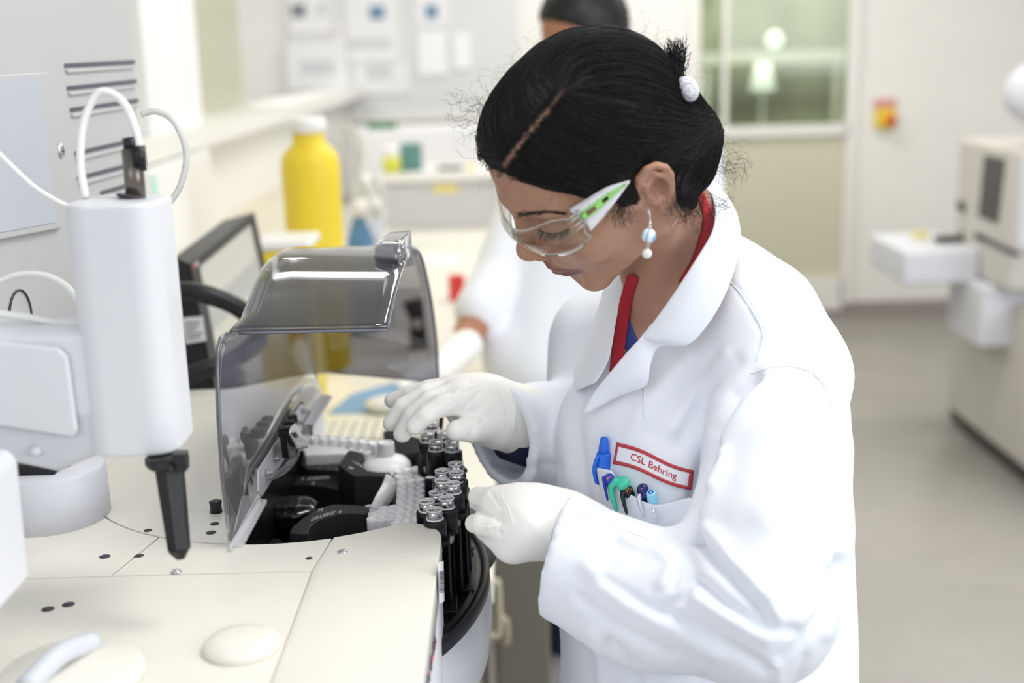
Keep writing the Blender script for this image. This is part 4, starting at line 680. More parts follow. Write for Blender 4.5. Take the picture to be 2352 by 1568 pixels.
# ================================================================== the woman
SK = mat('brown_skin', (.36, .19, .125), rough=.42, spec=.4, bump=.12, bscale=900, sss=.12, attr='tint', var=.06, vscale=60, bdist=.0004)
HAIR = mat('black_hair', (.008, .007, .008), rough=.42, spec=.45)
HAIRC = mat('black_hair_cap', (.008, .007, .008), rough=.6, spec=.25, attr='tint')
COAT = mat('white_cotton', (.83, .86, .93), rough=.85, spec=.2, sheen=.15, bump=.15, bscale=1400, bdist=.0003)
COATIN = COAT
GLOVE = mat('ivory_latex', (.91, .90, .865), rough=.5, spec=.35, sss=.15, ssr=(1, .9, .8), bump=.1, bscale=160, bdist=.001)
HR = np.array([[-0.7487, 0.4536, -0.4834], [-0.1668, -0.8347, -0.5248], [-0.6416, -0.3123, 0.7006]]); HO = np.array([0.0867, 1.0546, 1.4612])
HS = 0.97
def HL(x, y, z): return HO + HR @ (np.array([x, y, z], float) * HS)
def toL(p): return ((p - HO) @ HR) / HS
woman = thing('person', 'woman with black hair bun in white lab coat leaning over the tube racks', 'person', (0.33, 1.15, 0.0))

def head_local():
    both = lambda fn: [fn(1), fn(-1)]
    parts = []
    cran = ell((.001, 0, .034), (.083, .069, .078))
    fore = ell((.034, 0, .044), (.059, .062, .057))
    mid = ell((.050, 0, -.004), (.044, .056, .052))
    base = U(.022, cran, fore, mid)
    jaw = U(.012, *[cap((.012, s * .055, -.040), (.072, s * .016, -.081), .015, .0135) for s in (1, -1)], cap((.078, -.010, -.082), (.078, .010, -.082), .0135), *[cap((.004, s * .060, -.010), (.012, s * .055, -.042), .013) for s in (1, -1)])
    under = ell((.028, 0, -.050), (.048, .048, .032))
    max_ = ell((.064, 0, -.042), (.036, .036, .034))
    cheek = U(0, *[ell((.056, s * .038, -.018), (.030, .025, .028)) for s in (1, -1)])
    zyg = U(0, *[cap((.066, s * .046, -.002), (.020, s * .066, .004), .012, .010) for s in (1, -1)])
    f = U(.018, base, under, max_, cheek, zyg, jaw)
    brow = U(.004, cap((.0875, -.013, .032), (.0875, .013, .032), .009), *[cap((.0875, s * .012, .033), (.070, s * .045, .031), .009, .008) for s in (1, -1)])
    f = U(.010, f, brow)
    sock = U(0, *[ell((.094, s * .0325, .014), (.0115, .019, .011)) for s in (1, -1)])
    f = SUB(f, sock, .014)
    lid = U(0, *[ell((.0725, s * .032, .013), (.0148, .0150, .0125)) for s in (1, -1)])
    f = U(.004, f, lid)
    crease = U(0, *[chain([(.0835, s * .018, .019), (.0868, s * .030, .0225), (.080, s * .044, .0195)], [.001, .0012, .001]) for s in (1, -1)])
    f = SUB(f, crease, .003)
    nose = U(.007, chain([(.0875, 0, .026), (.096, 0, .010), (.1065, 0, -.012)], [.0075, .0072, .0082]), ell((.1085, 0, -.0165), (.0095, .0095, .0088)),
             *[ell((.0985, s * .0125, -.0205), (.0105, .0068, .0078)) for s in (1, -1)], cap((.099, 0, -.026), (.1075, 0, -.024), .0045))
    f = U(.007, f, nose)
    f = SUB(f, U(0, *[cap((.099, s * .0068, -.031), (.1035, s * .006, -.0245), .0038, .0026) for s in (1, -1)]), .002)
    f = SUB(f, cap((.106, 0, -.034), (.1035, 0, -.043), .0022), .004)
    lips = U(.0025, *[chain([(.0985, s * .001, -.0475), (.0975, s * .007, -.0462), (.087, s * .0215, -.0525)], [.0056, .0060, .003]) for s in (1, -1)],
             *[chain([(.0960, 0, -.0590), (.0935, s * .010, -.0585), (.086, s * .0205, -.0545)], [.0084, .0076, .0032]) for s in (1, -1)])
    f = U(.0030, f, lips)
    mouthline = U(0, *[chain([(.1050, 0, -.0525), (.1015, s * .012, -.0522), (.0885, s * .0265, -.0540)], [.0011, .0011, .0013]) for s in (1, -1)])
    f = SUB(f, mouthline, .0025)
    f = SUB(f, cap((.1, -.012, -.0685), (.1, .012, -.0685), .0075), .010)
    def ear(s):
        pl = ell((-.002, s * .0745, .002), (.0130, .0045, .0245), _rz(s * .38))
        rim = chain([(.007, s * .0730, .005), (.0115, s * .0740, .014), (.0075, s * .0770, .0225), (-.002, s * .0800, .0265), (-.0105, s * .0810, .0235), (-.0160, s * .0815, .0150), (-.0165, s * .0810, .0045), (-.0120, s * .0790, -.0075), (-.0060, s * .0765, -.0170)], [.0026, .0029, .0031, .0032, .0033, .0033, .0032, .003, .0036])
        lobe = ell((-.001, s * .0752, -.0250), (.0065, .0040, .0085)); lobe2 = cap((-.005, s * .0765, -.019), (.004, s * .0735, -.0215), .0042)
        anti = chain([(-.004, s * .0790, .019), (-.0115, s * .0805, .008), (-.008, s * .0790, -.009)], [.0026, .0030, .0030])
        e = U(.003, pl, rim, lobe, lobe2, anti)
        e = SUB(e, ell((-.001, s * .0820, .000), (.0085, .0085, .0105)), .003)
        e = SUB(e, chain([(.004, s * .0785, .015), (-.006, s * .0830, .0210), (-.0145, s * .0850, .011)], [.0016, .0018, .0014]), .002)
        e = U(.003, e, ell((.0075, s * .0765, -.004), (.0050, .0035, .0060)))
        return e
    f = U(.004, f, ear(1), ear(-1))
    return f
HF = head_local()
NECKB = P(1600, 650, 1.19)      # base of the neck inside the collar
def body_f(p):
    q = toL(p); far = (q ** 2).sum(1) > .17 ** 2; d = np.empty(len(p))
    d[~far] = HF(q[~far]) * HS if (~far).any() else 0
    d[far] = np.sqrt((q[far] ** 2).sum(1)) - .125
    neck = cap(HL(-.022, 0, -.030), NECKB, .046, .050)(p)
    neck2 = cap(HL(-.014, .002, -.045), P(1525, 705, 1.150), .033, .034)(p)
    d = smin(d, smin(neck, neck2, .03), .009)
    chest = U(.04, cap(P(1590, 740, 1.21), P(1560, 860, 1.24), .055, .065), cap(P(1480, 810, 1.165), P(1540, 1000, 1.21), .040, .055), cap(P(1700, 850, 1.17), P(1480, 830, 1.32), .045, .045))(p)
    d = smin(d, chest, .03)
    # tendon of the neck and collar bone
    d = smin(d, cap(HL(-.015, .060, -.025), P(1500, 690, 1.125), .009, .007)(p), .02)
    return d
lo = np.min([HL(x, y, z) for x in (-.11, .13) for y in (-.1, .1) for z in (-.1, .13)], axis=0); 
V, Q = sdf_mesh(body_f, (-.08, .86, 1.12), (.36, 1.36, 1.60), .0016)
V = laplace(V, Q, 1, .5)
# arms, trunk and legs: mostly under the clothes
L_SH, L_EL, L_WR = P(1785, 900, 1.10), P(1735, 1385, 1.00), P(1310, 1225, 1.065)
R_SH, R_EL, R_WR = P(1440, 860, 1.33), P(1420, 1010, 1.33), P(1185, 965, 1.238)
HIP = P(1650, 1600, 1.18)
bodylow = U(.02, cap(P(1600, 950, 1.20), HIP, .060, .085), cap(L_SH, P(1500, 900, 1.32), .036), chain([L_SH, L_EL, L_WR], [.036, .030, .022]), chain([R_SH, R_EL, R_WR], [.036, .030, .022]),
            chain([HIP + (-.02, -.05, -.05), (.30, 1.02, .50), (.32, 1.02, .09)], [.085, .055, .04]), chain([HIP + (.02, .07, -.05), (.34, 1.22, .50), (.36, 1.24, .09)], [.085, .055, .04]))
V2, Q2 = sdf_mesh(bodylow, (-.15, .80, .02), (.60, 1.62, 1.35), .007)
V2 = V2 - vnormals(V2, Q2) * .0
BV = bvh_of(V, Q)
# the shell-shaped hollow of the ear is darker and redder
# skin tones: lip pigment; darker eyelids, nostril wing, neck and inner ear
q = toL(V); base = np.array([.43, .235, .16]); C = np.tile(base, (len(V), 1))
def blend(mask, col): global C; C = C * (1 - mask[:, None]) + np.array(col) * mask[:, None]
g = lambda d, w_: np.exp(-(d / w_) ** 2)
lipd = np.minimum.reduce([chain([(.1035, 0, -.0478), (.1, s * .008, -.0475), (.088, s * .024, -.053)], [0, 0, 0])(q) for s in (1, -1)] + [chain([(.1035, 0, -.0585), (.099, s * .011, -.0585), (.090, s * .019, -.0555)], [0, 0, 0])(q) for s in (1, -1)])
blend(np.clip(1.9 * g(lipd, .0066) - .45, 0, 1) * .9, (.205, .085, .085))
blend(g(ell((.09, .033, .012), (.006, .018, .008))(q).clip(0), .008) * .25 + g(ell((.09, -.033, .012), (.006, .018, .008))(q).clip(0), .008) * .25, (.24, .115, .08))
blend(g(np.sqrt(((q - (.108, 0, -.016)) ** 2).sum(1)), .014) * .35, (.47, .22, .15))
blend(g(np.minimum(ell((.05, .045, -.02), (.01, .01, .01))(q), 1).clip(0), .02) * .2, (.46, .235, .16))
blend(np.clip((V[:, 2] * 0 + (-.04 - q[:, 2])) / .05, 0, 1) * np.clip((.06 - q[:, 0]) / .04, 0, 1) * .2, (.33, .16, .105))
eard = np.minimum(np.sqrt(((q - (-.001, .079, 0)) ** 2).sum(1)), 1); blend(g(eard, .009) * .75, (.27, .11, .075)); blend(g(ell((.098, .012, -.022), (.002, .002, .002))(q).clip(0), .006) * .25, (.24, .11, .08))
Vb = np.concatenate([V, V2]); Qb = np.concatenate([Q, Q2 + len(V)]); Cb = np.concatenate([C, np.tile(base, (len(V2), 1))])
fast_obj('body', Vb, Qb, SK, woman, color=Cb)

# ------------------------------------------------------------------ hair
def hair_f(p):
    q = toL(p)
    c = ell((.000, 0, .035), (.0895, .0760, .0860))(q)
    c = smin(c, ell((.036, 0, .050), (.062, .0675, .060))(q), .02)
    c = smin(c, ell((-.026, .0, -.018), (.054, .067, .044))(q), .03)
    # front of the cap is cut away along the hairline
    x, y, z = q.T; ay = np.abs(y)
    hl = np.where(z > .02, .0, 0)
    line = .052 - .95 * np.clip(x - .055, -.2, 1) * 0  # placeholder
    # hairline height as a function of how far forward: temples come down to the top of the ear
    hz = np.interp(x, [-.12, -.055, -.035, -.020, -.008, .012, .030, .045, .060, .074, .085], [-.075, -.070, -.050, -.028, .030, .028, .030, .030, .052, .068, .078])
    hz = hz + np.where(x > .035, (.052 - ay).clip(0, .03) * .0, 0)
    cut = (hz - z) * .8
    d = -smin(-c, -cut, .006)
    # bun at the nape
    bun = ell((-.066, .030, -.022), (.024, .030, .026))(q); bun2 = ell((-.044, .040, -.040), (.020, .026, .018))(q)
    bun3 = ell((-.073, .012, .005), (.017, .024, .022))(q)
    d = smin(d, smin(smin(bun, bun2, .02), bun3, .016), .016)
    # wisps in front of the ear
    d = smin(d, cap((.026, .0710, .030), (.018, .0715, .004), .011, .0045)(q), .008)
    d = d * HS
    d = smin(d, chain([SB1, SB2, SB3], [.0060, .0036, .0010], .003)(p), .006)
    return smin(d, cap(NP1, NP2, .0100, .0045)(p), .010)
SB1, SB2, SB3 = hit(BV, 1445, 442, -.003)[0], hit(BV, 1432, 462, -.0025)[0], hit(BV, 1416, 482, -.001)[0]; NP1, NP2 = hit(BV, 1560, 442, -.003)[0], hit(BV, 1592, 470, -.001)[0]
V, Q = sdf_mesh(hair_f, (-.10, .82, 1.30), (.36, 1.30, 1.64), .002)
V = laplace(V, Q, 2, .5)
HV = bvh_of(V, Q)
part = [hit(HV, x, y)[0] for x, y in [(1160, 378), (1195, 330), (1228, 290), (1262, 250), (1290, 212)]]
partL = toL(np.array(part))
BUN = np.array([-.074, .031, -.018])
pd = chain([tuple(a) for a in partL], [0] * 5)(toL(V))
C = np.tile(np.array([.009, .0085, .010]), (len(V), 1)); mk = (np.exp(-(pd / .0023) ** 2) * np.clip((np.linalg.norm(toL(V) - partL[-1], axis=1)) / .03, 0, 1) ** .5)[:, None]; C = C * (1 - mk) + np.array([.30, .17, .12]) * mk
# strand grooves in the surface
def flow(q):
    """hair direction in head space, tangent to the scalp"""
    t = BUN - q; dist = np.linalg.norm(t, axis=1)[:, None]; t = t / (dist + 1e-9)
    best = np.full(len(q), 1e9); away = np.zeros_like(q)
    for a, b in zip(partL[:-1], partL[1:]):
        ab = b - a; h = np.clip(((q - a) @ ab) / (ab @ ab), 0, 1); v = q - a - h[:, None] * ab; dd = np.linalg.norm(v, axis=1); m = dd < best; best[m] = dd[m]; away[m] = v[m] / (dd[m][:, None] + 1e-9)
    wgt = np.exp(-best / .030)[:, None]
    side = np.sign(((q - partL[2]) @ np.cross(partL[-1] - partL[0], partL[2] - np.array([0, 0, .03]))))[:, None]
    down = np.array([-.15, 0, -1.0]) * np.exp(-((q[:, 0:1] - .05) / .05) ** 2) * .55
    v = t * (1 - wgt) + away * wgt * 1.15 + down * (1 - wgt); return v
def trace(seed, steps, dl, lift, jit=.0):
    p = seed.copy(); out = [p.copy()]; wob = rng.normal(0, 1, (len(p), 3)); prev = None
    for k in range(steps):
        q = toL(p); v = flow(q); v = v @ HR.T; g_, d_ = grad(hair_f, p); wob = wob * .8 + rng.normal(0, 1, wob.shape) * .6
        v = v + wob * jit; v = v - g_ * (v * g_).sum(1)[:, None]; v /= np.linalg.norm(v, axis=1)[:, None] + 1e-9
        if prev is not None: v = v * .5 + prev * .5; v /= np.linalg.norm(v, axis=1)[:, None] + 1e-9
        prev = v; p = p + v * dl; g_, d_ = grad(hair_f, p); p = p - g_ * (d_ - lift)[:, None]; out.append(p.copy())
    return np.stack(out, 1)
def strands(b, paths, r, taper=True):
    n, m, _ = paths.shape; t = np.gradient(paths, axis=1); t /= np.linalg.norm(t, axis=2)[..., None] + 1e-9
    a = np.cross(t, np.array([.3, .2, .93])); a /= np.linalg.norm(a, axis=2)[..., None] + 1e-9; bb = np.cross(t, a)
    rr = np.broadcast_to(np.asarray(r).reshape(-1, 1), (n, m)) * (np.sin(np.linspace(.35, math.pi - .2, m)) ** .5 if taper else 1)
    V = np.stack([paths + rr[..., None] * (a * math.cos(2 * math.pi * k / 3) + bb * math.sin(2 * math.pi * k / 3)) for k in range(3)], 2).reshape(-1, 3)
    i = np.arange(n)[:, None, None]; j = np.arange(m - 1)[None, :, None]; k = np.arange(3)[None, None, :]; s0 = (i * m + j) * 3
    F = np.stack([s0 + k, s0 + (k + 1) % 3, s0 + 3 + (k + 1) % 3, s0 + 3 + k], -1).reshape(-1, 4)
    b.append((V, F))
def merge(b):
    n = 0; vs = []; fs = []
    for v, f in b: vs.append(v); fs.append(f + n); n += len(v)
    return np.concatenate(vs), np.concatenate(fs)
vn = vnormals(V, Q); qs = toL(V); okm = (np.linalg.norm(qs - BUN, axis=1) > .03) & (pd > .0012)
si = rng.choice(np.where(okm)[0], 6200); seeds = V[si]
hb = [(V, Q)]
paths = trace(seeds, 11, .0062, .0009, .10); strands(hb, paths + rng.normal(0, .0004, (len(seeds), 1, 3)), rng.uniform(.00018, .00042, len(seeds)))
# strands starting right at the parting
ps = []
for _ in range(520):
    k = rng.integers(0, 4); h = rng.random(); ps.append(partL[k] * (1 - h) + partL[k + 1] * h + rng.normal(0, .0015, 3))
ps = HO + (np.array(ps) * HS) @ HR.T
strands(hb, trace(ps, 9, .006, .0008, .06), rng.uniform(.0002, .0004, len(ps)))
# bun coils
bc = []
for _ in range(650):
    a0 = rng.uniform(0, 6.28); tilt = rng.normal(0, .35); rr_ = 1.0 + rng.normal(0, .02); L_ = rng.uniform(1.0, 2.4); th = np.linspace(a0, a0 + L_, 14)
    u = np.stack([np.cos(th), np.sin(th) * math.cos(tilt), np.sin(th) * math.sin(tilt) + rng.uniform(-.75, .75)], 1); u /= np.linalg.norm(u, axis=1)[:, None]
    bc.append(np.array([-.066, .030, -.022]) + u @ _rx(.5).T * np.array([.0248, .0308, .0268]) * rr_)
bc = HO + (np.array(bc) * HS) @ HR.T; strands(hb, bc, rng.uniform(.0003, .0006, len(bc)))
# flyaways
fa = []
vi = np.where((pd > .004))[0]
for i in rng.choice(vi, 420):
    n0 = vn[i]; t0 = rng.normal(0, 1, 3); t0 -= n0 * (t0 @ n0); t0 /= np.linalg.norm(t0); L_ = rng.uniform(.010, .028); th = rng.uniform(1.5, 5); s_ = np.linspace(0, 1, 14)[:, None]
    curl = rng.uniform(.002, .006); b0 = np.cross(n0, t0)
    fa.append(V[i] + n0 * L_ * .55 * np.sin(s_ * 2.2) + t0 * L_ * s_ + b0 * curl * np.sin(s_ * th) + n0 * curl * (1 - np.cos(s_ * th)) * .5)
strands(hb, np.array(fa), np.full(len(fa), .00006), False)
# short tuft standing out of the bun, curls at the nape and by the ear
tf = []
for _ in range(170):
    o0 = P(1552, 180, 1.03) + rng.normal(0, .0045, 3); e0 = P(1546 + rng.normal(0, 11), 112 + rng.normal(0, 9), 1.03) + rng.normal(0, .004, 3); s_ = np.linspace(0, 1, 14)[:, None]
    tf.append(o0 * (1 - s_) + e0 * s_ + np.sin(s_ * 3) * rng.normal(0, .0025, 3))
strands(hb, np.array(tf), np.full(len(tf), .0004))
def curls(px, py, D, n, sp, L_, cr, dirn=(0, 0, -1)):
    o = []
    for _ in range(n):
        a = P(px + rng.normal(0, sp), py + rng.normal(0, sp), D); d0 = np.array(dirn, float) + rng.normal(0, .5, 3); d0 /= np.linalg.norm(d0); e1 = np.cross(d0, rng.normal(0, 1, 3)); e1 /= np.linalg.norm(e1); e2 = np.cross(d0, e1)
        s_ = np.linspace(0, 1, 14)[:, None]; th = rng.uniform(3, 8); o.append(a + d0 * L_ * s_ + cr * (e1 * (1 - np.cos(s_ * th)) + e2 * np.sin(s_ * th)))
    strands(hb, np.array(o), np.full(n, .00011), False)
curls(1590, 455, 1.01, 90, 18, .018, .003, (.3, -.1, -1)); curls(1570, 445, 1.00, 110, 15, .020, .003, (.1, -.1, -1)); curls(1655, 370, 1.03, 50, 14, .022, .004, (.6, 0, -.7)); curls(1428, 468, .965, 90, 10, .016, .0020, (-.1, -.2, -1))
curls(1110, 260, 1.03, 60, 30, .016, .003, (-1, 0, .2)); curls(1640, 470, 1.04, 50, 12, .014, .003, (.6, 0, -.2))
Vh, Fh = merge(hb); Ch = np.tile(np.array([.010, .009, .010]), (len(Vh), 1)); Ch[:len(C)] = C
fast_obj('hair', Vh, Fh, HAIRC, woman, color=Ch)
# brow hairs and lashes (part of the hair)
eb = []
def brow_line(pts, n, L_, wdt, ang):
    pl = spline([(x, y, 0) for x, y in pts], 10)[:, :2]; o = []
    for _ in range(n):
        u = rng.random() ** .9 * (len(pl) - 1.001); i = int(u); c = pl[i] * (1 - (u - i)) + pl[i + 1] * (u - i); t = pl[i + 1] - pl[i]; t /= np.linalg.norm(t); nn = np.array([-t[1], t[0]]); wd = wdt * (1 - .7 * u / len(pl))
        s0 = c + nn * rng.normal(0, wd); e_ = s0 + t * L_ + nn * rng.normal(0, 1.5) - nn * ang; o.append([hit(BV, *(s0 * (1 - k) + e_ * k), off=.0006)[0] for k in np.linspace(0, 1, 5)])
    strands(eb, np.array(o), np.full(n, .00014))
brow_line([(1184, 493), (1206, 491), (1232, 489), (1262, 487), (1292, 490)], 190, 12, 3.0, 2)
Ve, Fe = merge(eb); fast_obj('eyebrow', Ve, Fe, HAIR, woman)
la = []; pl = spline([(1238, 527, 0), (1252, 534, 0), (1272, 536, 0), (1292, 532, 0), (1308, 524, 0)], 12)[:, :2]; o = []
for _ in range(150):
    u = rng.random() * (len(pl) - 1.001); i = int(u); c = pl[i] * (1 - (u - i)) + pl[i + 1] * (u - i); a, n0 = hit(BV, *c, off=.0002); dn = HR @ np.array([.75, .35, -.75]); dn = dn + rng.normal(0, .15, 3)
    s_ = np.linspace(0, 1, 6)[:, None]; o.append(a + dn * rng.uniform(.0035, .0065) * s_ + HR @ np.array([.5, .1, .9]) * .0022 * s_ ** 2)
strands(la, np.array(o), np.full(len(o), .00013))
lid = np.array([hit(BV, *c, off=.0003)[0] for c in pl]); lb = B(); lb.tube(lid, .0006, 6); la.append((lb.V(), np.array([list(f) for f in lb.f if len(f) == 4])))
Ve, Fe = merge(la); fast_obj('eyelashes', Ve, Fe, HAIR, woman)
# ------------------------------------------------------------------ lab coat, collar, pocket
def coat_f(p, cut=True):
    T1 = chain([P(1400, 790, 1.33), P(1400, 1050, 1.31), P(1470, 1500, 1.28), P(1500, 1950, 1.26)], [.066, .070, .085, .10])
    T2 = chain([P(1560, 790, 1.20), P(1500, 1010, 1.185), P(1550, 1500, 1.17), P(1560, 1950, 1.17)], [.078, .094, .10, .11])
    T3 = chain([P(1690, 740, 1.21), P(1770, 960, 1.22), P(1775, 1250, 1.22), P(1770, 1500, 1.22), P(1750, 1950, 1.22)], [.072, .078, .080, .084, .10])
    d = U(.06, T1, T2, T3)(p)
    sh = chain([P(1625, 665, 1.17), P(1735, 740, 1.13), P(1797, 865, 1.105)], [.058, .060, .058])(p)
    d = smin(d, sh, .035)
    d = smin(d, cap(P(1480, 760, 1.30), P(1420, 860, 1.34), .052, .055)(p), .04)
    la = chain([P(1797, 865, 1.105), P(1782, 1040, 1.055), P(1764, 1220, 1.02), P(1735, 1385, 1.00), P(1500, 1378, 1.03), P(1400, 1333, 1.045), P(1270, 1266, 1.062), P(1200, 1240, 1.07)], [.060, .060, .0645, .0640, .0560, .0505, .0500, .049], .02)(p)
    nl = P(1270, 1262, 1.062) - P(1500, 1368, 1.03); nl /= np.linalg.norm(nl); nl2 = np.array([nl[0], nl[1] * .6, .20 * abs(nl[0])]); nl2 /= np.linalg.norm(nl2)
    la = np.maximum(la, (p - P(1282, 1266, 1.062)) @ nl2)
    d = smin(d, la, .012)
    ra = chain([P(1430, 860, 1.34), P(1420, 1010, 1.33), P(1250, 1000, 1.265), P(1150, 1000, 1.225), P(1100, 1000, 1.21)], [.055, .056, .052, .050, .05], .02)(p)
    nr = P(1150, 1000, 1.225) - P(1250, 1000, 1.265); nr /= np.linalg.norm(nr); nr = nr + np.array([0, 0, -.25]); nr /= np.linalg.norm(nr)
    ra = np.maximum(ra, (p - P(1150, 1010, 1.228)) @ nr)
    d = smin(d, ra, .015)
    # sleeve openings
    d = -smin(-d, cap(P(1100, 1205, 1.075), P(1390, 1322, 1.045), .0425, .040)(p), .003)
    d = -smin(-d, cap(P(1060, 1000, 1.20), P(1260, 1000, 1.265), .0435, .042)(p), .003)
    # neck opening down to the crossing of the lapels
    d = -smin(-d, chain([P(1590, 420, 1.10), P(1550, 590, 1.10), P(1478, 700, 1.09), P(1430, 790, 1.11)], [.066, .052, .029, .012])(p), .006)
    # belly of the forearm against the front: crease
    return d
lo_, hi_ = np.array([-.08, .80, .62]), np.array([.50, 1.56, 1.48])
V, Q = sdf_mesh(coat_f, lo_, hi_, .0036)
V = laplace(V, Q, 2, .5); N = vnormals(V, Q)
# soft large scale drape
def wav(p, s, k): 
    r = np.random.default_rng(s); o = 0
    for _ in range(6):
        a = r.normal(0, 1, 3); a = a / np.linalg.norm(a) * k * r.uniform(.6, 1.4); a[2] *= .45; o = o + np.sin(p @ a + r.uniform(0, 6))
    return o / 6
V = V + N * (wav(V, 3, 45) * .0035 + wav(V, 8, 110) * .0012)[:, None]; N = vnormals(V, Q)
FOLDS = [  # photo polyline, height (m), width (px)
    ([(1737, 868), (1690, 905), (1645, 985), (1615, 1080), (1590, 1170), (1588, 1228)], -.012, 15), ([(1760, 880), (1715, 925), (1668, 1000), (1640, 1090), (1620, 1170)], .005, 26),
    ([(1592, 1225), (1640, 1285), (1700, 1345), (1768, 1425)], -.0075, 13), ([(1625, 1215), (1690, 1290), (1760, 1370), (1785, 1435)], .0055, 20), ([(1560, 1240), (1590, 1300), (1570, 1370), (1520, 1400)], -.004, 16),
    ([(1600, 1330), (1660, 1385), (1740, 1432), (1832, 1452)], -.006, 13), ([(1600, 1375), (1680, 1420), (1760, 1465)], .0045, 18),
    ([(1390, 1330), (1480, 1390), (1600, 1440), (1700, 1500), (1770, 1540)], -.005, 14), ([(1350, 1300), (1440, 1380), (1540, 1440), (1640, 1500)], .004, 22), ([(1330, 1370), (1420, 1440), (1540, 1500)], -.003, 12),
    ([(1440, 1240), (1510, 1262), (1548, 1290), (1520, 1340)], .004, 14), ([(1530, 1262), (1560, 1300), (1545, 1350)], -.003, 9), ([(1320, 1190), (1400, 1222), (1470, 1262)], .0012, 5),
    ([(1330, 1165), (1420, 1205), (1500, 1228), (1590, 1232)], -.004, 9),
    ([(1640, 820), (1560, 900), (1500, 990)], -.0035, 22), ([(1690, 830), (1625, 900), (1575, 990), (1560, 1020)], -.0035, 18), ([(1665, 820), (1600, 890), (1545, 980)], .0030, 18), ([(1580, 820), (1480, 930), (1450, 1010)], .003, 22),
    ([(1655, 1030), (1648, 1060), (1625, 1100), (1612, 1150)], -.005, 10), ([(1668, 1040), (1660, 1075), (1640, 1120)], .004, 11),
    ([(1880, 910), (1915, 1010), (1928, 1130), (1925, 1250), (1905, 1390)], -.004, 10), ([(1862, 900), (1898, 1000), (1912, 1150), (1905, 1290)], .0030, 14),
    ([(1725, 860), (1780, 842), (1840, 845), (1885, 875), (1912, 925)], .0016, 5), ([(1672, 640), (1712, 690), (1752, 765), (1742, 800)], -.0012, 4),
    ([(1925, 1290), (1895, 1400), (1840, 1475), (1790, 1515)], -.005, 12), ([(1940, 1180), (1935, 1330), (1900, 1460)], .003, 12),
    ([(1860, 1050), (1800, 1130), (1750, 1180)], .0025, 30), ([(1860, 1150), (1780, 1240), (1700, 1270)], -.0025, 26), ([(1850, 1300), (1800, 1350), (1730, 1370)], .0025, 22),
    ([(1340, 880), (1322, 960), (1335, 1060), (1345, 1150)], -.004, 14), ([(1300, 900), (1295, 1000), (1310, 1100)], .003, 16),
    ([(1180, 870), (1230, 900), (1270, 960)], -.003, 14), ([(1140, 1060), (1210, 1075), (1280, 1070)], -.0025, 12), ([(1200, 1000), (1215, 1060), (1205, 1120)], .003, 12), ([(1235, 1010), (1250, 1065), (1245, 1120)], -.003, 12),
    ([(1400, 1480), (1450, 1530), (1460, 1568)], -.005, 16), ([(1360, 1450), (1380, 1510), (1385, 1568)], .004, 14), ([(1620, 1555), (1600, 1568)], -.003, 10), ([(1512, 1545), (1518, 1590)], -.0015, 5),
    ([(1780, 1530), (1790, 1568)], .003, 14), ([(1850, 1510), (1830, 1568)], -.003, 12)]
uv = proj(V); face = np.clip(((V - CAM) / np.linalg.norm(V - CAM, axis=1)[:, None] * N).sum(1) * -3, 0, 1)
disp = np.zeros(len(V))
for pl, a, w_ in FOLDS: disp += a * np.exp(-(seg_dist(uv[:, :2], pl) / w_) ** 2)
# creased hem band around the near cuff
for i in range(9):
    y0 = 1150 + i * 29; disp += -.0004 * np.exp(-(seg_dist(uv[:, :2], [(1262 + 4 * abs(4 - i) - 8, y0 + 4), (1300, y0 - 6)]) / 5) ** 2)
V = V + N * (disp * face)[:, None]
# fine crumple of the cotton
V = V + N * (wav(V, 21, 260) * .00035)[:, None]
# pull the cloth in behind the pocket mouth a little less: keep as is
CV = bvh_of(V, Q)
fast_obj('lab_coat', V, Q, COAT, woman)

def loft(name, rows, m, parent, thick=.0022, **k):
    b = B(); b.grid(rows, thick); return obj(name, b, m, parent, sub=1, **k)
def bul(a, b_, h, n=7, lift=None):
    """a row of points from a to b bowed towards the camera by h"""
    a = np.array(a); b_ = np.array(b_); out = []
    for t in np.linspace(0, 1, n):
        c = a * (1 - t) + b_ * t; d = c - CAM; d /= np.linalg.norm(d); out.append(c - d * h * math.sin(math.pi * min(1, t * 1.0)))
    return out
def front(x, y, off, D, bvs=None):
    """the nearer of coat and skin at a photo point, or a given distance"""
    c = [np.linalg.norm(q - CAM) for q in [hit(bv, x, y, 0, 9)[0] for bv in (bvs or (CV, BV))]]; d = ray(x, y); L_ = min(c)
    if L_ > 3: return P(x, y, D)
    return CAM + d / np.linalg.norm(d) * (L_ - off)
_DD = lambda q: (q - CAM) @ (-RC[:, 2])
# near side collar: stands round the neck and folds down on the shoulder
inn = [(1600, 412, 1.150), (1638, 452, 1.095), (1640, 520, 1.055), (1600, 592, 1.040), (1542, 680, 1.045), (1497, 742, 1.055), (1472, 775, 1.062)]
out = [(1625, 400, 1.170), (1682, 462, 1.130), (1704, 532, 1.090), (1690, 622, 1.070), (1648, 718, 1.065), (1590, 790, 1.070), (1545, 797, 1.080)]
def minD(t, off=.004):
    x, y, D = t; q = front(x, y, off, D); dq = (q - CAM) @ (-RC[:, 2]); return P(x, y, min(D, dq))
rows = [bul(minD(a), minD(b_), .010, 9) for a, b_ in zip(spline(inn, 3), spline(out, 3))]
loft('collar', rows, COAT, woman)
inn = [(1500, 738, 1.056), (1468, 780, 1.062), (1440, 808, 1.070), (1405, 850, 1.08), (1360, 905, 1.10), (1335, 950, 1.11)]
out = [(1552, 795, 1.075), (1512, 800, 1.08), (1495, 842, 1.08), (1485, 888, 1.09), (1420, 912, 1.10), (1352, 950, 1.11)]
rows = [bul(minD(a, .003), minD(b_, .0035), .004, 7) for a, b_ in zip(spline(inn, 4), spline(out, 4))]
loft('lapel', rows, COAT, woman)
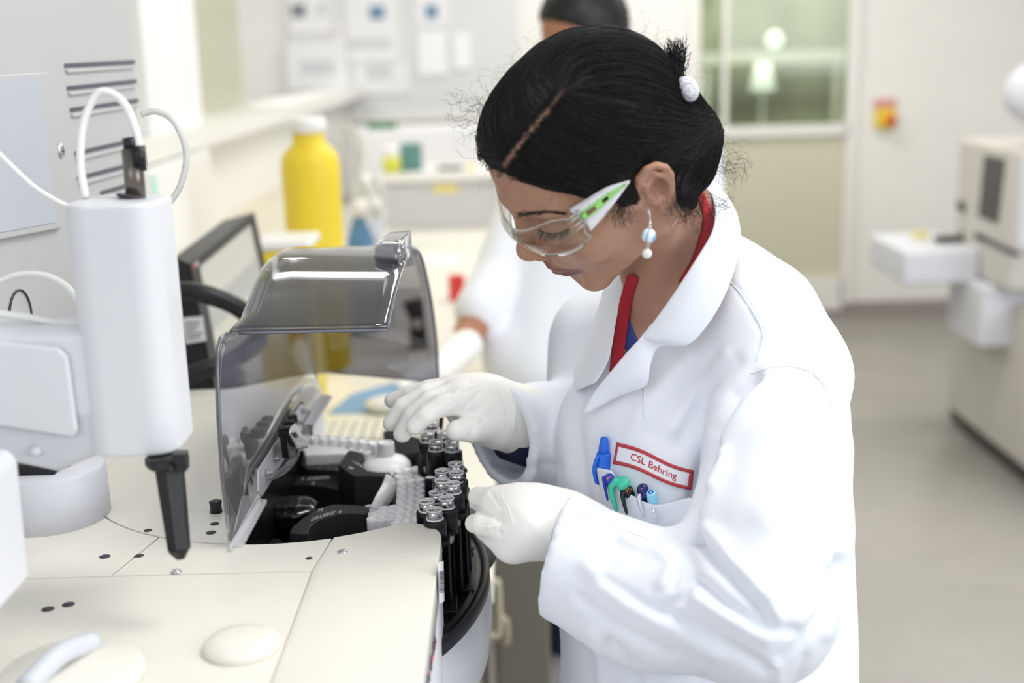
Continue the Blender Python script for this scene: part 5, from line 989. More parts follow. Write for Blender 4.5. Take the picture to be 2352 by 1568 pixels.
# far side lapel, seen from inside next to the lanyard
inn = [(1462, 600, 1.15), (1440, 650, 1.15), (1421, 720, 1.12), (1411, 780, 1.085), (1400, 830, 1.08), (1370, 880, 1.09)]
out = [(1440, 585, 1.22), (1398, 640, 1.22), (1375, 710, 1.22), (1345, 790, 1.215), (1320, 850, 1.20), (1325, 900, 1.15)]
rows = [bul(P(*a), P(*b_), .008, 7) for a, b_ in zip(spline(inn, 4), spline(out, 4))]
loft('lapel', rows, COAT, woman)
# red lanyard: round the neck, down the chest
RED = mat('red_ribbon', (.42, .012, .025), rough=.7, bump=.3, bscale=700)
nt = RED.node_tree; wv = nt.nodes.new('ShaderNodeTexWave'); wv.inputs['Scale'].default_value = 170; wv.bands_direction = 'Z'; tcn = nt.nodes.new('ShaderNodeTexCoord'); nt.links.new(tcn.outputs['Object'], wv.inputs['Vector'])
bn = [n for n in nt.nodes if n.type == 'BUMP'][0]; nt.links.new(wv.outputs['Fac'], bn.inputs['Height'])
l_ = [(1441, 628), (1433, 654), (1421, 700), (1413, 750), (1406, 800), (1398, 860)]; r_ = [(1468, 640), (1458, 668), (1451, 700), (1443, 745), (1436, 797), (1428, 855)]
sp1 = spline([(x, y, 0) for x, y in l_], 4); sp2 = spline([(x, y, 0) for x, y in r_], 4)
DA_, DB_ = _DD(front(1438, 705, .004, 1.15, (BV,))), _DD(front(1422, 805, .004, 1.15, (BV,)))
def lanp(x, y):
    lin = DA_ + (DB_ - DA_) * (y - 705) / 100.0 if y > 705 else DA_ + (705 - y) * .00002
    return P(x, y, _DD(front(x, y, .0032, 1.15, (BV,))))
dr_ = []
for a, b_ in zip(sp1, sp2): dr_.append(min(_DD(front(a[0] * (1 - t) + b_[0] * t, a[1] * (1 - t) + b_[1] * t, .0035, 1.15, (BV,))) for t in np.linspace(0, 1, 9)))
dr_ = np.minimum(np.convolve(np.pad(dr_, 2, 'edge'), np.ones(5) / 5, 'valid'), np.array(dr_) + .001)
rows = [[P(a[0] * (1 - t) + b_[0] * t, a[1] * (1 - t) + b_[1] * t, d_) for t in (0, .33, .66, 1)] for a, b_, d_ in zip(sp1, sp2, dr_)]
loft('lanyard', rows, RED, woman, .0015)
l_ = [(1598, 440), (1610, 470), (1617, 510), (1606, 555), (1590, 600), (1560, 650)]; r_ = [(1618, 440), (1634, 478), (1645, 520), (1630, 575), (1604, 620), (1575, 660)]
sp1 = spline([(x, y, 0) for x, y in l_], 4); sp2 = spline([(x, y, 0) for x, y in r_], 4)
rows = [[front(a[0] * (1 - t) + b_[0] * t, a[1] * (1 - t) + b_[1] * t, .003, 1.10, (BV,)) for t in (0, .33, .66, 1)] for a, b_ in zip(sp1, sp2)]
loft('lanyard', rows, RED, woman, .0015)
NAVY = mat('blue_knit', (.05, .08, .30), rough=.9, bump=.6, bscale=600)
rows = [[front(a[0] * (1 - t) + b_[0] * t, a[1] * (1 - t) + b_[1] * t, .0018, 1.15, (BV,)) for t in np.linspace(0, 1, 4)] for a, b_ in [((1438, 728), (1444, 728)), ((1436, 750), (1451, 752)), ((1430, 775), (1462, 775)), ((1402, 800), (1470, 790)), ((1388, 840), (1470, 835)), ((1378, 885), (1460, 880))]]
loft('shirt', rows, NAVY, woman, .001)
# dark sleeve cuff between the far glove and the coat sleeve
DNAVY = mat('navy_jersey', (.008, .012, .045), rough=.85)
b = B(); b.tube([P(1165, 985, 1.236), P(1215, 992, 1.25), P(1300, 1000, 1.28)], [.031, .036, .040], 24); obj('inner_sleeve', b, DNAVY, woman)

# breast pocket
def _D(q): return (q - CAM) @ (-RC[:, 2])
CXs = np.arange(1350, 1631, 20); Dtop = np.array([_D(hit(CV, x, 1050)[0]) for x in CXs]); Dlow = np.array([_D(hit(CV, x, 1110)[0]) for x in CXs])
Dtop = np.convolve(np.pad(Dtop, 2, 'edge'), np.ones(5) / 5, 'valid'); Dlow = np.convolve(np.pad(Dlow, 2, 'edge'), np.ones(5) / 5, 'valid')
def chest(x, y, off=0.0):
    a, c = np.interp(x, CXs, Dtop), np.interp(x, CXs, Dlow); D = a + (c - a) * (y - 1050) / 60.0; return P(x, y, D - off)
top = [(1366, 1070), (1385, 1078), (1404, 1078), (1414, 1092), (1416, 1118), (1455, 1140), (1500, 1165), (1545, 1154), (1590, 1137)]
bot = [(1388, 1180), (1396, 1184), (1404, 1187), (1412, 1190), (1422, 1194), (1458, 1207), (1500, 1217), (1545, 1222), (1592, 1222)]
offt = [.008, .016, .016, .009, .010, .013, .013, .008, .003]
nrow = 9; rows = []
for r in range(nrow):
    t = r / (nrow - 1); rows.append([chest(x0 * (1 - t) + x1 * t, y0 * (1 - t) + y1 * t, off=o * (1 - t) ** 1.3 + .0035) for (x0, y0), (x1, y1), o in zip(top, bot, offt)])
loft('pocket', rows, COAT, woman, .0012)
def seam(pts, r=.0006, bv=CV, off=.0004, name='seam'):
    b = B(); b.tube([hit(bv, x, y, off=off)[0] for x, y in spline([(x, y, 0) for x, y in pts], 8)[:, :2]], r, 6); return obj(name, b, COAT, woman)
seam([(1672, 640), (1712, 690), (1752, 765), (1738, 830)]); seam([(1480, 888), (1478, 960)], .0005); seam([(1725, 858), (1780, 842), (1840, 845), (1885, 875), (1912, 930)]); seam([(1325, 1180), (1400, 1205), (1490, 1240)], .0005)

# printed badge
BADGE = mat('badge_red_print', (.52, .06, .075), rough=.8); BADGEW = mat('badge_white', (.86, .87, .93), rough=.8)
tl, tr, bl, br = (1418, 1016), (1591, 1078), (1409, 1066), (1586, 1124)
def bpt(u, v, off=.0012):
    """u,v in 0..1 on the badge, with the wave of the cloth"""
    x = (tl[0] * (1 - u) + tr[0] * u) * (1 - v) + (bl[0] * (1 - u) + br[0] * u) * v; y = (tl[1] * (1 - u) + tr[1] * u) * (1 - v) + (bl[1] * (1 - u) + br[1] * u) * v
    y += -5.5 * math.sin(2 * math.pi * (u * .95 + .02)) * .9 - 3 * math.sin(math.pi * u) * 0
    return hit(CV, x, y, off=off)[0]
badge = B(); badge.grid([[bpt(u, v, .0006) for v in np.linspace(0, 1, 6)] for u in np.linspace(0, 1, 24)], .0004)
bo = obj('badge', badge, BADGEW, woman)
fr = B(); 
for v0, v1 in ((0, .17), (.83, 1)): fr.grid([[bpt(u, v) for v in (v0, v1)] for u in np.linspace(0, 1, 30)], .0003)
for u0, u1 in ((0, .028), (.952, 1)): fr.grid([[bpt(u, v) for v in np.linspace(0, 1, 6)] for u in (u0, u1)], .0003)
obj('badge_border', fr, BADGE, bo)
tb = B(); text_on(tb, 'CSL Behring', 1.0, lambda x, y: bpt(.50 + x * .1195, .50 - y * .46, .0011), .013); obj('badge_lettering', tb, BADGE, bo, smooth=False)

# ------------------------------------------------------------------ gloves
def hand(name, f, lo, hi, creases, h=.0013):
    V, Q = sdf_mesh(f, lo, hi, h); V = laplace(V, Q, 1, .5); N = vnormals(V, Q); u = proj(V); dsp = np.zeros(len(V))
    for pl, a, w_ in creases: dsp += a * np.exp(-(seg_dist(u[:, :2], pl) / w_) ** 2)
    fc = np.clip(((V - CAM) / np.linalg.norm(V - CAM, axis=1)[:, None] * N).sum(1) * -3, 0, 1); V = V + N * (dsp * fc)[:, None]
    return fast_obj(name, V, Q, GLOVE, woman)
fg = lambda pts, rs: chain([P(*q) for q in pts], rs, .002)
rW = P(1188, 962, 1.238)
right = U(.010, U(.022, cap(P(1222, 988, 1.255), rW, .030, .031), cap(rW, P(1105, 935, 1.212), .031, .028), cap(P(1105, 925, 1.22), P(1050, 915, 1.195), .025, .018), cap(P(1110, 925, 1.235), P(1032, 898, 1.222), .022, .014), cap(P(1120, 965, 1.21), P(1095, 975, 1.20), .024, .016)),
    fg([(1058, 925, 1.180), (1010, 932, 1.160), (978, 952, 1.152), (952, 978, 1.154)], [.0120, .0108, .0100, .0088]))
right = U(.003, right, fg([(1048, 905, 1.195), (985, 922, 1.176), (948, 955, 1.170), (924, 996, 1.172)], [.0122, .0108, .0100, .0088]),
    fg([(1038, 893, 1.212), (975, 905, 1.197), (925, 935, 1.190), (898, 972, 1.190)], [.0118, .0100, .0092, .0082]),
    fg([(1028, 889, 1.232), (985, 893, 1.232), (940, 905, 1.236), (900, 920, 1.240)], [.0108, .0092, .0086, .0078]),
    fg([(1115, 978, 1.200), (1080, 985, 1.176), (1048, 988, 1.164)], [.0165, .0128, .0100]))
cuffp = [P(1188 + 14 * math.cos(a) * 1, 962, 1.238) for a in (0,)]
def ringf(c, n, R_, r):
    n = np.array(n) / np.linalg.norm(n)
    def f(p): q = p - c; h = q @ n; rad = np.sqrt(np.maximum((q * q).sum(1) - h * h, 0)); return np.sqrt((rad - R_) ** 2 + h * h) - r
    return f
nrm = P(1215, 965, 1.25) - P(1105, 935, 1.212)
right = U(.002, right, ringf(P(1194, 966, 1.243), nrm, .0320, .0024), ringf(P(1180, 960, 1.236), nrm + np.array([0, .02, .01]), .0315, .0014))
creR = [([(1168, 900), (1182, 940), (1180, 985)], .0012, 4), ([(1150, 905), (1166, 945), (1165, 990)], -.0008, 4), ([(1035, 925), (1050, 900), (1085, 885)], .0016, 5), ([(1060, 945), (1075, 925), (1100, 905)], -.0012, 6), ([(1010, 900), (960, 940)], -.0006, 3), ([(1030, 915), (985, 935), (945, 968)], -.0004, 3),
        ([(1078, 1005), (1085, 985), (1110, 965)], -.0008, 4), ([(1035, 938), (1048, 928), (1050, 915)], .0014, 4), ([(1080, 880), (1110, 895), (1125, 925)], -.0006, 5), ([(1095, 960), (1120, 940), (1130, 920)], .0007, 5)]
hand('glove', right, np.min([P(880, 860, 1.13), P(1230, 1040, 1.13), P(880, 1040, 1.3), P(880, 860, 1.3)], 0) - .015, np.max([P(880, 830, 1.3), P(1250, 830, 1.3), P(1250, 1040, 1.3), P(1250, 830, 1.15)], 0) + .03, creR)
lW = P(1292, 1205, 1.062)
left = U(.012, U(.020, cap(P(1350, 1235, 1.06), lW, .031, .0265), cap(lW, P(1205, 1200, 1.058), .0265, .028), cap(P(1215, 1188, 1.06), P(1160, 1178, 1.062), .0245, .018), cap(P(1220, 1205, 1.055), P(1172, 1255, 1.052), .026, .0125)),
    fg([(1175, 1160, 1.060), (1135, 1150, 1.064), (1098, 1140, 1.080)], [.0160, .0115, .0090]))
left = U(.004, left, fg([(1180, 1180, 1.075), (1140, 1160, 1.085), (1100, 1150, 1.095)], [.014, .0105, .009]),
    fg([(1185, 1225, 1.046), (1140, 1207, 1.046), (1108, 1203, 1.052), (1090, 1202, 1.062)], [.0150, .0108, .0098, .0085]),
    fg([(1170, 1250, 1.054), (1135, 1232, 1.058), (1112, 1218, 1.068)], [.0120, .0100, .0085]),
    fg([(1172, 1235, 1.072), (1138, 1222, 1.080), (1112, 1210, 1.088)], [.0120, .0098, .0085]),
    fg([(1175, 1205, 1.085), (1140, 1195, 1.095), (1110, 1188, 1.10)], [.0120, .0098, .0085]))
nrm = lW - P(1205, 1195, 1.058)
left = U(.002, left, ringf(P(1285, 1206, 1.062), nrm, .0275, .0024), ringf(P(1232, 1204, 1.059), nrm + np.array([0, 0, .02]), .0285, .0006))
creL = [([(1120 + 5 * i, 1133 + 1 * i), (1138 + 5 * i, 1158 + 2 * i), (1152 + 4 * i, 1186 + 3 * i)], .0007 if i % 2 == 0 else -.0006, 2.6) for i in range(7)] + [([(1098 + 5 * i, 1208 + 6 * i), (1122 + 3 * i, 1212 + 4 * i), (1150 + 1 * i, 1206 + 3 * i)], .0007 if i % 2 == 0 else -.0006, 2.6) for i in range(6)] + [([(1215 + 14 * i, 1138), (1222 + 14 * i, 1170), (1214 + 14 * i, 1215)], -.0003, 4) for i in range(4)] + [([(1128, 1131), (1150, 1165)], -.0010, 3), ([(1105, 1215), (1130, 1212), (1150, 1200)], .0012, 3), ([(1110, 1228), (1135, 1222), (1152, 1205)], .0012, 3), ([(1120, 1240), (1142, 1232), (1156, 1212)], .0010, 3),
        ([(1140, 1190), (1152, 1200), (1148, 1225)], -.0016, 5), ([(1255, 1150), (1268, 1180), (1262, 1220)], .0010, 3), ([(1240, 1148), (1250, 1180), (1242, 1225)], -.0005, 4), ([(1095, 1168), (1125, 1180), (1148, 1186)], -.0030, 7), ([(1300, 1150), (1275, 1190), (1262, 1240)], .0012, 3.5)]
hand('glove', left, np.min([P(1070, 1100, 1.0), P(1070, 1310, 1.0), P(1070, 1310, 1.13)], 0) - .01, np.max([P(1345, 1100, 1.13), P(1345, 1310, 1.13), P(1345, 1100, 1.0)], 0) + .012, creL)
# ================================================================== safety glasses, earring, hair tie
CLEAR = pane_mat('clear_lens', (.93, .93, .90), .02); CLEARRIM = mat('lens_rim', (.93, .93, .88), rough=.1, trans=.7, spec=.6); WPL = mat('white_plastic', (.85, .86, .90), rough=.35); GRN = mat('lime_plastic', (.38, .80, .22), rough=.35)
glasses = thing('safety_glasses', 'clear wraparound safety glasses with white and lime arms on the woman leaning over', 'glasses', HL(.10, 0, .01))
ys = np.array([0, .018, .032, .050, .064, .074])
tx = [.1065, .1035, .096, .082, .071, .062]; tz = [.013, .019, .024, .031, .031, .027]; bx_ = [.1070, .1065, .102, .0905, .0785, .067]; bz = [-.001, -.0045, -.0070, -.0065, -.0005, .009]
yy = np.linspace(-.074, .074, 41); G = []
for y in yy:
    a = abs(y); f_ = lambda v: float(np.interp(a, ys, v)); T = np.array([f_(tx), y, f_(tz)]); Bt = np.array([f_(bx_), y, f_(bz)]); row = []
    for t in np.linspace(0, 1, 7): c = T * (1 - t) + Bt * t; c = c + np.array([.004 * math.sin(math.pi * t), 0, 0]); row.append(HL(*c))
    G.append(row)
G = np.array(G); G[1:-1] = (G[:-2] + 2 * G[1:-1] + G[2:]) / 4
b = B(); b.grid(G, .0018); ln = obj('lens', b, CLEAR, glasses)
b = B(); out_ = np.concatenate([G[:, 0], G[-1, 1:-1], G[::-1, -1], G[0, ::-1][1:-1], G[:1, 0]]); b.tube(out_, .00075, 6); obj('lens_edge', b, CLEARRIM, ln)
b = B(); b.tube([HL(.1068, 0, .012), HL(.1095, 0, .004), HL(.107, 0, -.003)], .0018, 8); obj('nose_bridge', b, CLEARRIM, ln)
def strip(name, up, lo_, m, th=.0022, side=1, off=0):
    rows = []
    for (ux, uy, ud), (lx, ly, ld) in zip(spline(up, 4), spline(lo_, 4)): rows.append([P(ux * (1 - t) + lx * t, uy * (1 - t) + ly * t, ud * (1 - t) + ld * t - off) for t in (0, .5, 1)])
    b = B(); b.grid(rows, th); return b
TD = lambda x: np.interp(x, [1300, 1360, 1450], [.982, .970, .958])
def td(l): return [(x, y, float(TD(x))) for x, y in l]
arm = strip('', td([(1311, 480), (1352, 455), (1396, 430), (1447, 415)]), td([(1335, 490), (1364, 468), (1398, 444), (1444, 418)]), WPL)
a2 = strip('', td([(1346, 506), (1376, 484), (1404, 458), (1444, 420)]), td([(1358, 530), (1386, 499), (1414, 464), (1447, 417)]), WPL); arm.add(a2.V(), a2.f)
a3 = strip('', td([(1308, 484), (1318, 491), (1326, 497)]), td([(1318, 478), (1332, 485), (1340, 490)]), WPL); arm.add(a3.V(), a3.f)
a4 = strip('', [(1326, 497, .9805), (1338, 508, .976), (1350, 517, .973)], [(1336, 493, .978), (1346, 503, .975), (1357, 512, .971)], WPL); arm.add(a4.V(), a4.f)
tm = obj('temple_arm', arm, WPL, glasses)
g1 = strip('', td([(1335, 490), (1364, 468), (1398, 444), (1442, 419)]), td([(1337, 493), (1367, 472), (1400, 447), (1442, 420)]), GRN); 
for up, dn in (([(1344, 503), (1373, 481), (1402, 456), (1442, 420)], [(1346, 506), (1376, 484), (1404, 458), (1443, 420)]), ([(1337, 493), (1342, 489), (1346, 486)], [(1344, 503), (1348, 500), (1352, 497)]), ([(1367, 472), (1374, 466), (1382, 460)], [(1373, 481), (1380, 475), (1387, 469)]), ([(1396, 449), (1412, 438), (1428, 428)], [(1400, 458), (1416, 444), (1432, 429)])):
    a = strip('', td(up), td(dn), GRN); g1.add(a.V(), a.f)
obj('temple_stripe', g1, GRN, tm)
pr_ = B()
for (x0, y0, x1, y1) in ((1326, 489, 1300, 508), (1332, 494, 1304, 516), (1340, 505, 1312, 526), (1347, 511, 1320, 532)): pr_.tube([P(x0, y0, .972), P((x0 + x1) / 2, (y0 + y1) / 2, .975), P(x1, y1, .981)], [.0013, .0011, .0003], 8)
for (x0, y0) in ((1327, 488), (1345, 507)): pr_.ball(P(x0, y0, .972), .0024)
obj('arm_prong', pr_, CLEARRIM, tm)
b = B(); yv = [HL(.062, -.075, .026), HL(.035, -.079, .03), HL(-.005, -.082, .034)]; b.tube(yv, [.006, .004, .0025], 10, flat=.3); obj('temple_arm', b, WPL, glasses)
# earring (part of what she wears)
METAL = mat('steel', (.75, .75, .77), rough=.2, metal=1.0); PEARL = mat('pearl', (.86, .84, .82), rough=.25, coat=.6, sss=.2)
BEAD = mat('marbled_bead', (.78, .82, .9), rough=.25); nt = BEAD.node_tree; wv = nt.nodes.new('ShaderNodeTexWave'); wv.inputs['Scale'].default_value = 55; wv.inputs['Distortion'].default_value = 9; wv.inputs['Detail'].default_value = 1; wv.inputs['Detail Scale'].default_value = .6
tcn = nt.nodes.new('ShaderNodeTexCoord'); mp = nt.nodes.new('ShaderNodeVectorMath'); mp.operation = 'SCALE'; mp.inputs['Scale'].default_value = 1.0; cr = nt.nodes.new('ShaderNodeValToRGB'); cr.color_ramp.elements[0].color = (.16, .50, .72, 1); cr.color_ramp.elements[1].color = (.85, .86, .93, 1); cr.color_ramp.elements[0].position = .12; cr.color_ramp.elements[1].position = .32
nt.links.new(tcn.outputs['Object'], mp.inputs[0]); nt.links.new(mp.outputs[0], wv.inputs['Vector']); nt.links.new(wv.outputs['Fac'], cr.inputs[0]); nt.links.new(cr.outputs[0], nt.nodes['Principled BSDF'].inputs['Base Color'])
ED = .968
ear_ = thing('earring', 'dangling earring with marbled blue bead above a white pearl', 'earring', P(1490, 541, ED))
b = B(); b.tube(spline([P(1487, 490, ED + .004), P(1489, 481, ED), P(1492, 490, ED - .001), P(1493, 505, ED), P(1493, 517, ED), P(1493, 523, ED)], 5), .00045, 8); b.ball(P(1493, 512, ED), .0014); 
for (x, y, r) in ((1492, 522, .0012), (1490, 560, .0011), (1488, 567, .0011)): b.lathe([(r - .0003, 0), (r, .0003), (r + .0003, 0), (r, -.0003)], P(x, y, ED), frame(ray(x, y) * -1, (0, 0, 1)), 12, closed=True)
obj('hook', b, METAL, ear_)
b = B(); b.ball(P(1490, 541, ED), .0058, 28, 18); obj('bead', b, BEAD, ear_); b = B(); b.ball(P(1486, 582, ED), .0040, 24, 16); obj('pearl', b, PEARL, ear_)
TIE = mat('dotted_fabric', (.78, .77, .85), rough=.9); nt = TIE.node_tree; vo = nt.nodes.new('ShaderNodeTexVoronoi'); vo.inputs['Scale'].default_value = 520; vo.inputs['Randomness'].default_value = .12; cr = nt.nodes.new('ShaderNodeValToRGB'); cr.color_ramp.interpolation = 'CONSTANT'; cr.color_ramp.elements[0].color = (.03, .03, .06, 1); cr.color_ramp.elements[1].color = (.78, .77, .85, 1); cr.color_ramp.elements[1].position = .33
tcn = nt.nodes.new('ShaderNodeTexCoord'); nt.links.new(tcn.outputs['Object'], vo.inputs['Vector']); nt.links.new(vo.outputs['Distance'], cr.inputs[0]); nt.links.new(cr.outputs[0], nt.nodes['Principled BSDF'].inputs['Base Color'])
b = B(); b.ball(P(1580, 204, _DD(hit(HV, 1568, 208)[0]) - .003), (.0085, .0110, .0070), 28, 16, frame(-ray(1577, 203) + np.array([.3, 0, .2]), (.85, .1, .5))); obj('hair_tie', b, TIE, woman)

# ================================================================== pens in the breast pocket
up = np.array([0, 0, 1.0]); cn = hit(CV, 1450, 1110)[1]
def pl_(n, c, r=.35, **k): return mat(n, c, rough=r, **k)
BLU = pl_('bright_blue_plastic', (.02, .16, .78)); DBL = pl_('dark_blue_plastic', (.015, .045, .42)); TEAL = pl_('sea_green_plastic', (.06, .58, .38)); BLK = pl_('black_plastic', (.012, .012, .014)); LBL = pl_('pale_blue_plastic', (.28, .66, .88)); NVM = pl_('midnight_metallic', (.015, .012, .16), .12, metal=.6, coat=1.0); CHR = pl_('chrome', (.8, .8, .84), .12, metal=1.0); ORG_ = pl_('orange_print', (.85, .33, .08))
def hp(x, y, off): return chest(x, y, off * .95 + .001)
def pen_axis(top, low, off_t, off_l): a = hp(*top, off_t); b_ = hp(*low, off_l); d = b_ - a; return a, d / np.linalg.norm(d)
def clip(name, pts, r, m, par, flat=.5, offs=(.016, .016, .014)):
    b = B(); pp = spline([hp(x, y, o) for (x, y), o in zip(pts, offs)], 5); n = len(pp); rr = np.interp(np.linspace(0, 1, n), [0, .15, .9, 1], [r * .8, r, r * .6, r * .35]); b.tube(pp, rr, 10, flat=None); return obj(name, b, m, par)
L0 = np.array([-.05, .02, -1.0])
# big blue marker
a, d = pen_axis((1388, 1003), (1385, 1085), .009, .0005)
t = thing('marker_pen', 'bright blue marker standing tallest at the left of the breast pocket', 'pen', a, 'pens in the breast pocket')
Fm = frame(-d); b = B(); b.lathe([(.0008, 0), (.0030, -.0006), (.0036, -.002), (.0048, -.010), (.0050, -.0165)], a, Fm); obj('marker_tip', b, BLU, t)
b = B(); b.lathe([(.0056, -.0150), (.0066, -.0162), (.0066, -.0175), (.0068, -.030), (.0070, -.0302), (.0070, -.044)], a, Fm); obj('cap', b, BLU, t); clip('clip', [(1374, 1045), (1364, 1078), (1369, 1110)], .0020, BLU, t, offs=(.013, .013, .012))
def F_letter(a, n, size, par, rot=0.0):
    Fr = frame(n, (math.cos(rot), math.sin(rot), 0)); b = B(); text_on(b, 'F', size, lambda x, y: a + Fr @ np.array([x, y, .0003])); obj('lettering', b, ORG_, par, smooth=False)
def simple_pen(name, lab, c, ax, r, m, L_=.05, top='flat', group='pens in the breast pocket'):
    ax = np.array(ax) / np.linalg.norm(ax); t = thing(name, lab, 'pen', c, group); b = B(); Fr = frame(ax)
    pr = {'flat': [(.0001, 0), (r * .85, 0), (r, -.0008), (r, -L_)], 'dome': [(.0001, 0), (r * .5, -.0006), (r * .85, -.0022), (r, -.005), (r, -L_)]}[top]
    b.lathe(pr, c, Fr); obj('cap', b, m, t); return t, Fr
axp = up * .62 + cn * .72
c2 = hp(1398, 1096, .0215); t, Fr = simple_pen('fineliner_pen', 'dark blue pen with orange F on its cap beside the marker', c2, axp, .0047, DBL); F_letter(c2, axp, .0062, t, 2.2)
clip('clip', [(1386, 1094), (1390, 1120), (1396, 1150)], .0018, DBL, t, offs=(.0215, .020, .015))
c3 = hp(1428, 1104, .017); t, Fr = simple_pen('felt_pen', 'sea green pen with long curved clip in the breast pocket', c3, axp, .0060, TEAL, top='flat')
clip('clip', [(1419, 1101), (1403, 1122), (1417, 1174)], .0036, TEAL, t, offs=(.018, .018, .013))
c4 = hp(1441, 1124, .015); t, Fr = simple_pen('fineliner_pen', 'black pen with orange F on its cap right of the green pen', c4, axp, .0049, BLK); F_letter(c4, axp, .0062, t, 2.5)
clip('clip', [(1429, 1127), (1432, 1150), (1440, 1181)], .0024, BLK, t, offs=(.015, .017, .013))
c5 = hp(1461, 1139, .010); simple_pen('ballpoint_pen', 'pale blue pen half hidden behind the midnight blue pen', c5, up * .8 + cn * .4, .0042, LBL, top='dome')
c6 = hp(1475, 1112, .016); t, Fr = simple_pen('fountain_pen', 'shiny midnight blue pen with a chrome clip in the pocket', c6, up * .9 + cn * .35, .0052, NVM, top='dome'); clip('clip', [(1468, 1134), (1470, 1158), (1479, 1186)], .0023, CHR, t, offs=(.019, .017, .013))
c7 = hp(1495, 1130, .016); t, Fr = simple_pen('ballpoint_pen', 'pale blue clicker pen with steel clip, rightmost in the pocket', c7, up * .9 + cn * .45, .0046, LBL); clip('clip', [(1499, 1168), (1504, 1182), (1509, 1199)], .0016, CHR, t, offs=(.015, .015, .013))
b = B(); b.lathe([(.0012, .0002), (.0024, .0002), (.0024, -.0002), (.0012, -.0002)], c7, Fr, closed=True); obj('button_ring', b, DBL, t)
# ================================================================== the man behind
MSK = mat('man_skin', (.42, .19, .11), rough=.5, sss=.1); JEANS = mat('dark_denim', (.022, .028, .075), rough=.9, bump=.3, bscale=500); SHOE = mat('grey_shoe', (.25, .24, .25), rough=.6)
M = thing('person', 'man in white lab coat, gloves and jeans standing behind the woman', 'person', (.33, 2.75, 0)); DM = 2.6
hc = P(1335, 78, DM); fw = np.array([-.80, -.45, -.35]); fw /= np.linalg.norm(fw)
up_ = np.array([-.25, -.2, .95]); up_ -= fw * (up_ @ fw); up_ /= np.linalg.norm(up_); lf = np.cross(up_, fw); MR = np.stack([fw, lf, up_], 1)
def mh(p):
    q = (p - hc) @ MR; d = U(.03, ell((-.01, 0, .01), (.096, .076, .098)), ell((.03, 0, -.05), (.062, .058, .07)))(q)
    d = smin(d, chain([(.09, 0, -.01), (.112, 0, -.045)], [.009, .012])(q), .008); d = smin(d, ell((.068, 0, -.085), (.022, .025, .02))(q), .02); d = smin(d, ell((-.0, .077, -.02), (.016, .006, .03))(q), .004); d = smin(d, ell((-.0, -.077, -.02), (.016, .006, .03))(q), .004)
    d = -smin(-d, U(0, ell((.096, .033, -.012), (.012, .018, .01)), ell((.096, -.033, -.012), (.012, .018, .01)))(q), .008); d = smin(d, chain([(.085, -.02, -.080), (.088, 0, -.078), (.085, .02, -.080)], [.006, .007, .006])(q), .005); return d
sh = [P(1565, 352, 2.62), P(1258, 372, 2.76)]; hip = P(1400, 900, 2.70)
arms = U(.01, chain([sh[1] + (0, -.02, 0), P(1150, 640, 2.62), P(1075, 770, 2.50), P(1040, 820, 2.42)], [.05, .042, .033, .028]), chain([sh[0], P(1640, 660, 2.62), P(1540, 800, 2.46), P(1470, 850, 2.38)], [.05, .042, .033, .028]))
legs = U(.01, chain([hip + (-.05, -.02, 0), (.125, 2.74, .5), (.115, 2.82, .09)], [.085, .06, .045]), chain([hip + (.08, 0, 0), (.33, 2.85, .5), (.36, 2.9, .09)], [.085, .06, .045]))
mb = U(.03, mh, cap(hc + (.05, .03, -.08), (sh[0] + sh[1]) / 2, .055, .06), arms)
V, Q = sdf_mesh(mb, (-.12, 2.2, .7), (.60, 3.0, 1.85), .006); fast_obj('body', V, Q, MSK, M)
def hairm(p):
    q = (p - hc) @ MR; c = ell((-.014, 0, .016), (.104, .082, .104))(q); hz = np.interp(q[:, 0], [-.1, -.03, .0, .04, .075, .1], [-.06, -.05, -.005, .03, .062, .075]); return -smin(-c, -(hz - q[:, 2]) * .8, .008)
V, Q = sdf_mesh(hairm, hc - .16, hc + .16, .0045); N = vnormals(V, Q); V = V + N * rng.normal(0, .0008, (len(V), 1)); fast_obj('hair', V, Q, HAIR if 'HAIR' in globals() else BLKB, M)
def mcoat(p):
    d = U(.08, cap(sh[0] + (0, 0, -.045), sh[1] + (.0, 0, -.045), .070, .070), cap((sh[0] + sh[1]) / 2 + (0, 0, .02), (sh[0] + sh[1]) / 2 + (0, 0, -.1), .055, .12), cap((sh[0] + sh[1]) / 2 + (0, 0, -.14), hip, .14, .14), cap((sh[0] + sh[1]) / 2 + (0, 0, .03), sh[0], .05, .065), cap((sh[0] + sh[1]) / 2 + (0, 0, .03), sh[1], .05, .065), cap(hip + (-.02, 0, 0), (.22, 2.74, .50), .16, .15), cap(P(1330, 560, 2.65), P(1290, 880, 2.60), .13, .15))(p)
    d = smin(d, chain([sh[1] + (-.01, -.02, -.01), P(1150, 640, 2.62), P(1098, 712, 2.54)], [.075, .065, .052])(p), .03); d = smin(d, chain([P(1165, 815, 2.56), P(1230, 850, 2.58), P(1300, 880, 2.62)], [.050, .075, .09])(p), .05); d = smin(d, chain([sh[0], P(1640, 660, 2.62), P(1540, 800, 2.46)], [.070, .060, .050])(p), .03)
    d = smin(d, ringf((sh[0] + sh[1]) / 2 + np.array([-.01, 0, .085]), np.array([-.15, -.1, 1]), .062, .013)(p), .02); d = -smin(-d, chain([(sh[0] + sh[1]) / 2 + np.array([-.05, -.05, .10]), (sh[0] + sh[1]) / 2 + np.array([-.14, -.10, -.10])], [.045, .02])(p), .01)
    return np.maximum(d, -(p[:, 2] - .47))
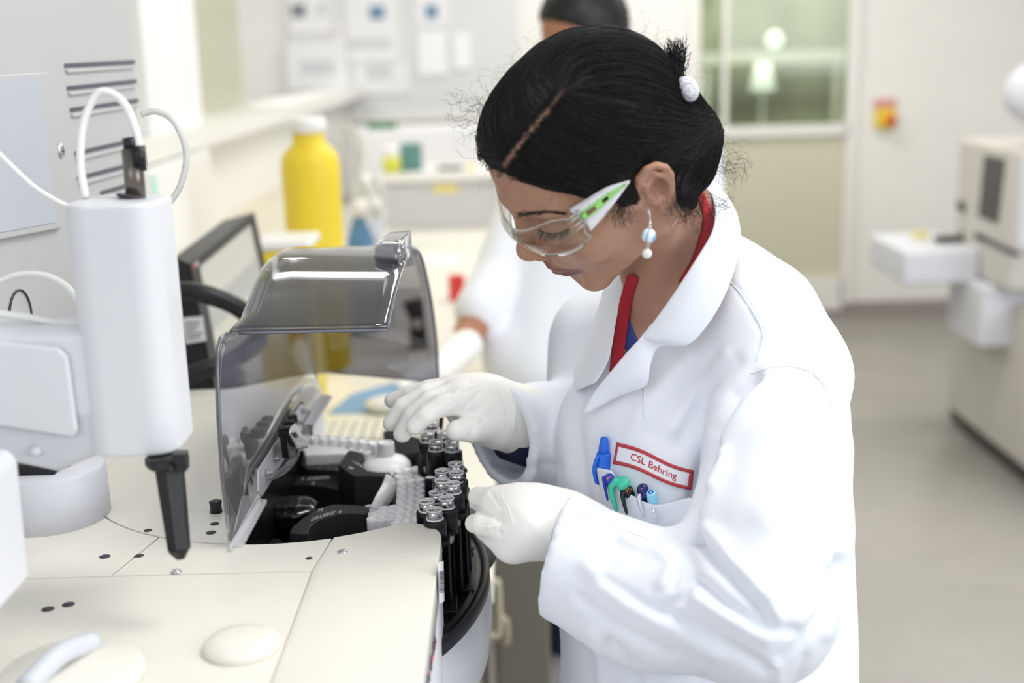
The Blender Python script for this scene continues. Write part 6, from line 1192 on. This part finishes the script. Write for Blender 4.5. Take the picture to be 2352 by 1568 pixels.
V, Q = sdf_mesh(mcoat, (-.15, 2.2, .42), (.72, 3.15, 1.62), .010); V = laplace(V, Q, 2); N = vnormals(V, Q)
wv2 = lambda p: sum(np.sin(p @ np.array(k)) for k in ((22, 9, 5), (-14, 20, 8), (30, -12, 11))) / 3; V = V + N * (wv2(V) * .008)[:, None]; fast_obj('lab_coat', V, Q, COAT if 'COAT' in globals() else WHITE, M)
gl = U(.012, cap(P(1068, 795, 2.47), P(1020, 835, 2.36), .036, .030), *[chain([P(1025 - 4 * i, 838 + 5 * i, 2.36 - .01 * i), P(985 - 10 * i, 838 + 9 * i, 2.33 - .015 * i), P(945 - 8 * i, 850 + 11 * i, 2.31 - .015 * i)], [.013, .011, .009]) for i in range(4)], chain([P(1045, 830, 2.38), P(1010, 860, 2.33)], [.015, .010]))
V, Q = sdf_mesh(gl, (-.30, 2.05, .78), (.05, 2.65, 1.12), .004); fast_obj('glove', V, Q, GLOVE if 'GLOVE' in globals() else WHITE, M)
gl2 = U(.012, cap(P(1490, 838, 2.40), P(1440, 865, 2.33), .036, .030), *[chain([P(1440 - 4 * i, 868 + 5 * i, 2.33 - .012 * i), P(1400 - 6 * i, 875 + 9 * i, 2.29 - .015 * i), P(1375 - 4 * i, 892 + 11 * i, 2.27 - .015 * i)], [.013, .011, .009]) for i in range(4)], chain([P(1450, 862, 2.30), P(1425, 885, 2.27)], [.015, .010]))
V, Q = sdf_mesh(gl2, (.05, 1.95, .74), (.42, 2.5, 1.12), .004); fast_obj('glove', V, Q, GLOVE if 'GLOVE' in globals() else WHITE, M)
V, Q = sdf_mesh(legs, (.05, 2.5, .06), (.68, 3.1, 1.1), .010); fast_obj('jeans', V, Q, JEANS, M)
for x, y in ((.11, 2.80), (.34, 2.86)):
    sf = U(.03, cap((x + .02, y + .05, .045), (x - .07, y - .10, .035), .042, .038)); V, Q = sdf_mesh(lambda p: np.maximum(sf(p), -p[:, 2]), (x - .2, y - .25, -.02), (x + .15, y + .2, .12), .006); fast_obj('shoe', V, Q, SHOE, M)
